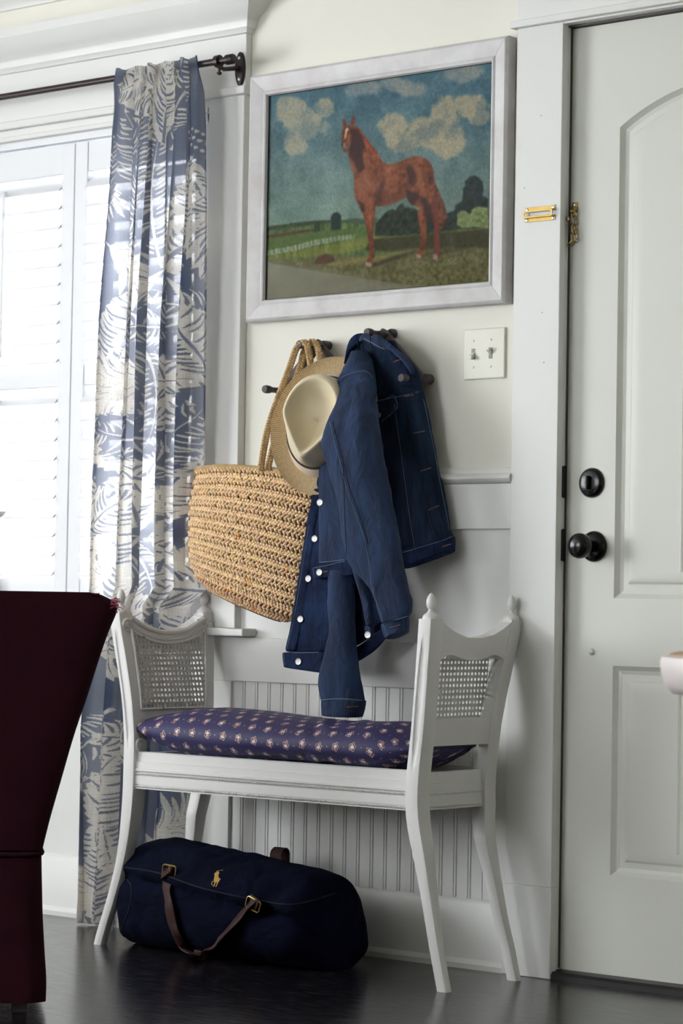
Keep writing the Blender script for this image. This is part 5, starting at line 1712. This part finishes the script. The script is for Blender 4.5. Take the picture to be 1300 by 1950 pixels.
hd = strap('handle', [(320, 1660), (318, 1690), (321, 1722), (328, 1758), (337, 1782), (350, 1806), (370, 1818), (392, 1815), (405, 1805), (420, 1786), (442, 1762), (463, 1738), (478, 1718), (484, 1708)], .0145,
           sag=[.002, .004, .006, .010, .014, .018, .022, .022, .018, .014, .010, .006, .004, .002])
for c_, pts in (((322, 1657), [(331, 1662), (333, 1652), (322, 1651), (311, 1655)]), ((481, 1722), None)):
    pass
strap('handle_tab', [(316, 1668), (318, 1660), (321, 1653)], .017, out=.010); strap('handle_tab', [(479, 1730), (482, 1720), (486, 1708)], .017, out=.009)
for (cx_, cy_), tilt in (((322, 1658), .06), ((482, 1722), .30)):
    d = ray(cx_, cy_); h = db_.ray_cast(Vector(CAM), Vector(d)); c = np.array(h[0]) - d * .014
    a_ = ax1 * math.cos(tilt) - np.array([0, 0, 1]) * math.sin(tilt); b_ = np.array([0, 0, 1]) * math.cos(tilt) + ax1 * math.sin(tilt)
    ring = [c + a_ * .021 * x + b_ * .0125 * y for x, y in ((-1, -.75), (-.8, -1), (.8, -1), (1, -.75), (1, .75), (.8, 1), (-.8, 1), (-1, .75))]
    bk = MB().tube(ring, .0019, 7, closed=True)
    bk.tube([c - b_ * .001 * 0 + b_ * .0125, c - b_ * .010 - d * .003], .0015, 6)
    obj('buckle', bk, M['brass'], duf)
# leather end loop standing up at the back of the bag
lp = at(541, 1617, Y=-.075)
th_ = MB()
q = np.linspace(0, math.pi, 12)
zt2 = lp[2]
P = [(lp[0], -.09 + .014 * math.cos(a), zt2 - .012 + .016 * math.sin(a)) for a in q]
P = [(lp[0], -.076, .20)] + P[::1] + [(lp[0], -.104, .20)]
R_ = []
for i, p in enumerate(P):
    R_.append([np.array(p) + np.array([a * .0175, b_ * .0018, b_ * .0012]) for a, b_ in ((-1, -1), (1, -1), (1, 1), (-1, 1))])
obj('carry_loop', MB().rings(R_), M['leather'], duf)
# embroidered rider with a raised mallet
lg = MB()
f9 = lambda x, y: (380 + x / 9.286, 1620 + y / 9.286)
for poly in ([(300, 360), (316, 350), (330, 358), (344, 380), (346, 404), (330, 420), (332, 450), (336, 475), (352, 488), (372, 500), (368, 512), (352, 516), (346, 540), (328, 556), (318, 580), (306, 612), (292, 640), (280, 632), (296, 606), (302, 575), (306, 556), (286, 558), (276, 582), (264, 612), (248, 640), (238, 630), (254, 600), (258, 570), (264, 548), (240, 544), (222, 560), (216, 580), (230, 610), (222, 618), (206, 590), (208, 560), (224, 540), (250, 530), (252, 500), (262, 460), (264, 430), (258, 410), (276, 388), (292, 380)],
             [(330, 350), (398, 340), (400, 334), (412, 336), (410, 350), (400, 348), (332, 356)]):
    P = []
    for x, y in poly:
        q_, _ = onto(db_, *f9(x, y), .0010); P.append(q_)
    t = tessellate_polygon([[Vector((x, y, 0)) for x, y in poly]])
    n_ = len(P); base = [p + ray(390, 1670) * .0014 for p in P]
    lg.add(P, t)
    k = len(lg.v); lg.v.extend(map(tuple, P)); lg.v.extend(map(tuple, base))
    for j in range(n_): lg.f.append((k + j, k + (j + 1) % n_, k + n_ + (j + 1) % n_, k + n_ + j))
o = obj('embroidered_emblem', lg, M['gold_thread'], duf); o['label'] = 'gold embroidered emblem of a rider with mallet'
zp = MB()
for pts in ([(238, 1652), (300, 1662), (380, 1690), (480, 1712), (560, 1722), (640, 1700)], [(236, 1668), (250, 1690), (246, 1730), (230, 1770)]):
    P = [p for p in (onto(db_, *p_, .0005)[0] for p_ in catmull(pts, 40)) if p is not None]
    if len(P) > 3: zp.tube(P, .0016, 6)
obj('piping', zp, mat('dark_navy_piping', lin(10, 14, 30), .8), duf, smooth_deg=80)
# ------------------------------------------------------------------ burgundy slipcovered chair in the near left corner
cR = np.array([CR[0], CR[1], 0]); cR /= np.linalg.norm(cR); cFh = ray(40, 1500); cFh[2] = 0; cFh /= np.linalg.norm(cFh); cR = np.array([cFh[1], -cFh[0], 0])
pb = at(92, 1911, Z=.022)
scw = FPX / ((pb - CAM) @ CF)
cen = pb - cR * (92 + 165) / scw
cen[2] = 0
chair = thing('slipcovered_chair', 'dark burgundy slipcovered chair seen from behind beside the curtain', 'chair', tuple(cen))


def cp_(px, py, dep=0.0):
    """a point on the chair's upright rear plane, pushed dep away from the viewer"""
    d = ray(px, py); n_ = cFh
    t = ((pb - CAM) @ n_) / (d @ n_)
    return CAM + d * t + cFh * dep


edge = [(196, 1133), (212, 1141), (224, 1152), (224, 1167), (208, 1206), (191, 1255), (167, 1330), (142, 1404), (120, 1480), (97, 1560), (82, 1620)]
cpx = -165


def back_ring(px, py, th, rnd=1.0):
    """rounded slab section at this height"""
    e = cp_(px, py); z = e[2]
    hw = (e - cen) @ cR
    lean = -.10 * max(z - .42, 0)
    R_ = []
    n_ = 40
    for k in range(n_):
        q = 2 * math.pi * k / n_
        c, s_ = math.cos(q), math.sin(q)
        a = math.copysign(abs(c) ** .22, c); b_ = math.copysign(abs(s_) ** .5, s_)
        R_.append(cen + cR * hw * a * .999 + cFh * (th * b_ + th + lean * 0) + np.array([0, 0, z]))
    return R_


E_ = catmull(edge, 60)
rings = [back_ring(p[0], p[1], .055) for p in E_[::-1]]
topz = cp_(185, 1128)[2]
tr_ = [[np.array([0, 0, 0]) + cen + ((np.array(p) - cen) * np.array([1, 1, 0])) * f + np.array([0, 0, np.array(p)[2] * 0 + topz - dz]) for p in rings[-1]] for f, dz in ((.965, .002), (.93, .0), (.5, 0), (.02, 0))]
obj('back', MB().rings(rings + tr_), M['burgundy'], chair, smooth_deg=45)
sk = [(83, 1634), (84, 1680), (86, 1750), (90, 1820), (93, 1870), (92, 1911)]
S_ = catmull(sk, 30)
R_ = []
for p in S_:
    e = cp_(p[0], p[1]); hw = (e - cen) @ cR; r = []
    n_ = 120
    for k in range(n_):
        q = 2 * math.pi * k / n_
        c, s_ = math.cos(q), math.sin(q)
        a = math.copysign(abs(c) ** .16, c); b_ = math.copysign(abs(s_) ** .16, s_)
        wv_ = 1 + .006 * math.sin(q * 9) * smooth(.35, 0, e[2])
        r.append(cen + cR * hw * a * wv_ * (1 - .05 * (b_ + 1)) + cFh * (.27 * b_ * wv_ + .27) + np.array([0, 0, e[2]]))
    R_.append(r)
obj('skirt', MB().rings(R_, cap=False), M['burgundy'], chair, smooth_deg=45)
zs_ = cp_(83, 1626)[2]
e = cp_(83, 1628); hw = (e - cen) @ cR
pp = []
for k in range(80):
    q = 2 * math.pi * k / 80; c, s_ = math.cos(q), math.sin(q)
    a = math.copysign(abs(c) ** .16, c); b_ = math.copysign(abs(s_) ** .16, s_)
    pp.append(cen + cR * (hw + .001) * a * (1 - .05 * (b_ + 1)) + cFh * (.271 * b_ + .27) + np.array([0, 0, e[2]]))
obj('welt', MB().tube(pp, .005, 8, closed=True), M['burgundy'], chair, smooth_deg=80)
R_ = []
for z, f in ((zs_ - .01, .98), (zs_ + .05, 1.0), (zs_ + .085, .98), (zs_ + .10, .90), (zs_ + .102, .4), (zs_ + .102, .02)):
    R_.append([cen + cR * hw * .86 * f * math.copysign(abs(math.cos(q)) ** .2, math.cos(q)) + cFh * (.215 * f * math.copysign(abs(math.sin(q)) ** .2, math.sin(q)) + .325) + np.array([0, 0, z])
               for q in np.linspace(0, 2 * math.pi, 48, endpoint=False)])
obj('seat', MB().rings(R_), M['burgundy'], chair, smooth_deg=45)
for sx in (-1, 1):
    for sy in (.05, .49):
        obj('leg', MB().rings([[cen + cR * (sx * (hw - .04) + a * r) + cFh * (sy + b_ * r) + np.array([0, 0, z]) for a, b_ in ((-1, -1), (1, -1), (1, 1), (-1, 1))] for z, r in ((0, .014), (.28, .02))]), M['peg'], chair)
# frayed fringe at the back's upper corner, thin welt along its top
fg = MB(); tip0 = cp_(221, 1150, .03)
for k in range(46):
    b0 = cp_(214 + rng.uniform(-6, 8), 1146 + rng.uniform(-6, 14), rng.uniform(.01, .07))
    d = cR * rng.uniform(.3, 1.0) + np.array([0, 0, rng.uniform(-.7, .8)]) + cFh * rng.uniform(-.5, .5); d /= np.linalg.norm(d)
    L_ = rng.uniform(.008, .019)
    fg.tube([b0, b0 + d * L_ * .6, b0 + d * L_ + np.array([0, 0, -.003])], [.0009, .0008, .0004], 4)
o = obj('fringe', fg, M['fringe'], chair); o['kind'] = 'stuff'; o['label'] = 'frayed pink red fringe'
wl_ = []
for k in range(24):
    px = -60 + (190 + 60) * k / 23
    wl_.append(cp_(px, 1131 + (2 if k > 21 else 0), .012))
obj('top_welt', MB().tube(wl_, .0035, 8), M['burgundy'], chair, smooth_deg=80)

# ------------------------------------------------------------------ round table reaching into the frame at the right
c0 = CAM + ray(1268, 1252) * 3.35
tz = c0[2]
rad = .26
tc_ = c0 + cR * rad; tc_[2] = 0
tab = thing('side_table', 'blurred round white table with a tan top at the frame edge by the door', 'table', tuple(tc_))
obj('apron', MB().lathe([(rad * .80, -.050), (rad - .016, -.047), (rad - .006, -.036), (rad - .001, -.020), (rad, -.006), (rad - .002, 0), (rad - .010, .002), (rad * .9, .001)], (tc_[0], tc_[1], tz), n=96), M['table_white'], tab, smooth_deg=50)
obj('top', MB().lathe([(rad - .012, 0), (rad - .012, .004), (rad - .022, .0065), (0, .0065)], (tc_[0], tc_[1], tz), n=96), M['table_wood'], tab, smooth_deg=50)
obj('pedestal', MB().lathe([(.15, 0), (.15, .02), (.06, .04), (.030, .08), (.028, .3), (.042, .38), (.030, .46), (.032, tz - .09), (.10, tz - .05)], (tc_[0], tc_[1], 0), n=40), M['table_white'], tab, smooth_deg=50)

# ------------------------------------------------------------------ pitcher on the window stool, its lip just inside the frame
pc = at(-38, 1000, Y=-.028)
pit_ = thing('pitcher', 'pale ceramic pitcher on the window stool at the frame edge', 'pitcher', (pc[0], -.022, .750))
lz = at(8, 974, Y=-.03)[2] - .75
lx = at(8, 974, Y=-.03)[0] - pc[0]
prof = [(.030, 0), (.040, .004), (.046, .06), (.044, .12), (.034, .18), (.027, .215), (.026, lz - .035), (.031, lz - .012), (.034, lz)]
rr_ = []
for r, z in prof + [(.031, lz - .001), (.024, lz - .03), (.02, lz - .08)]:
    row = []
    for q in np.linspace(0, 2 * math.pi, 40, endpoint=False):
        sp = (lx - .034) * smooth(lz - .045, lz, z) * max(math.cos(q), 0) ** 4
        row.append((pc[0] + (r + sp) * math.cos(q), -.022 + r * .78 * math.sin(q), .7505 + z))
    rr_.append(row)
obj('body', MB().rings(rr_), M['ceramic'], pit_, smooth_deg=60)
hq = [(pc[0] - .038, -.022, .75 + .20), (pc[0] - .075, -.022, .75 + .21), (pc[0] - .085, -.022, .75 + .15), (pc[0] - .065, -.022, .75 + .09), (pc[0] - .044, -.022, .75 + .07)]
obj('handle', MB().tube(catmull(hq, 24), .007, 10), M['ceramic'], pit_, smooth_deg=60)
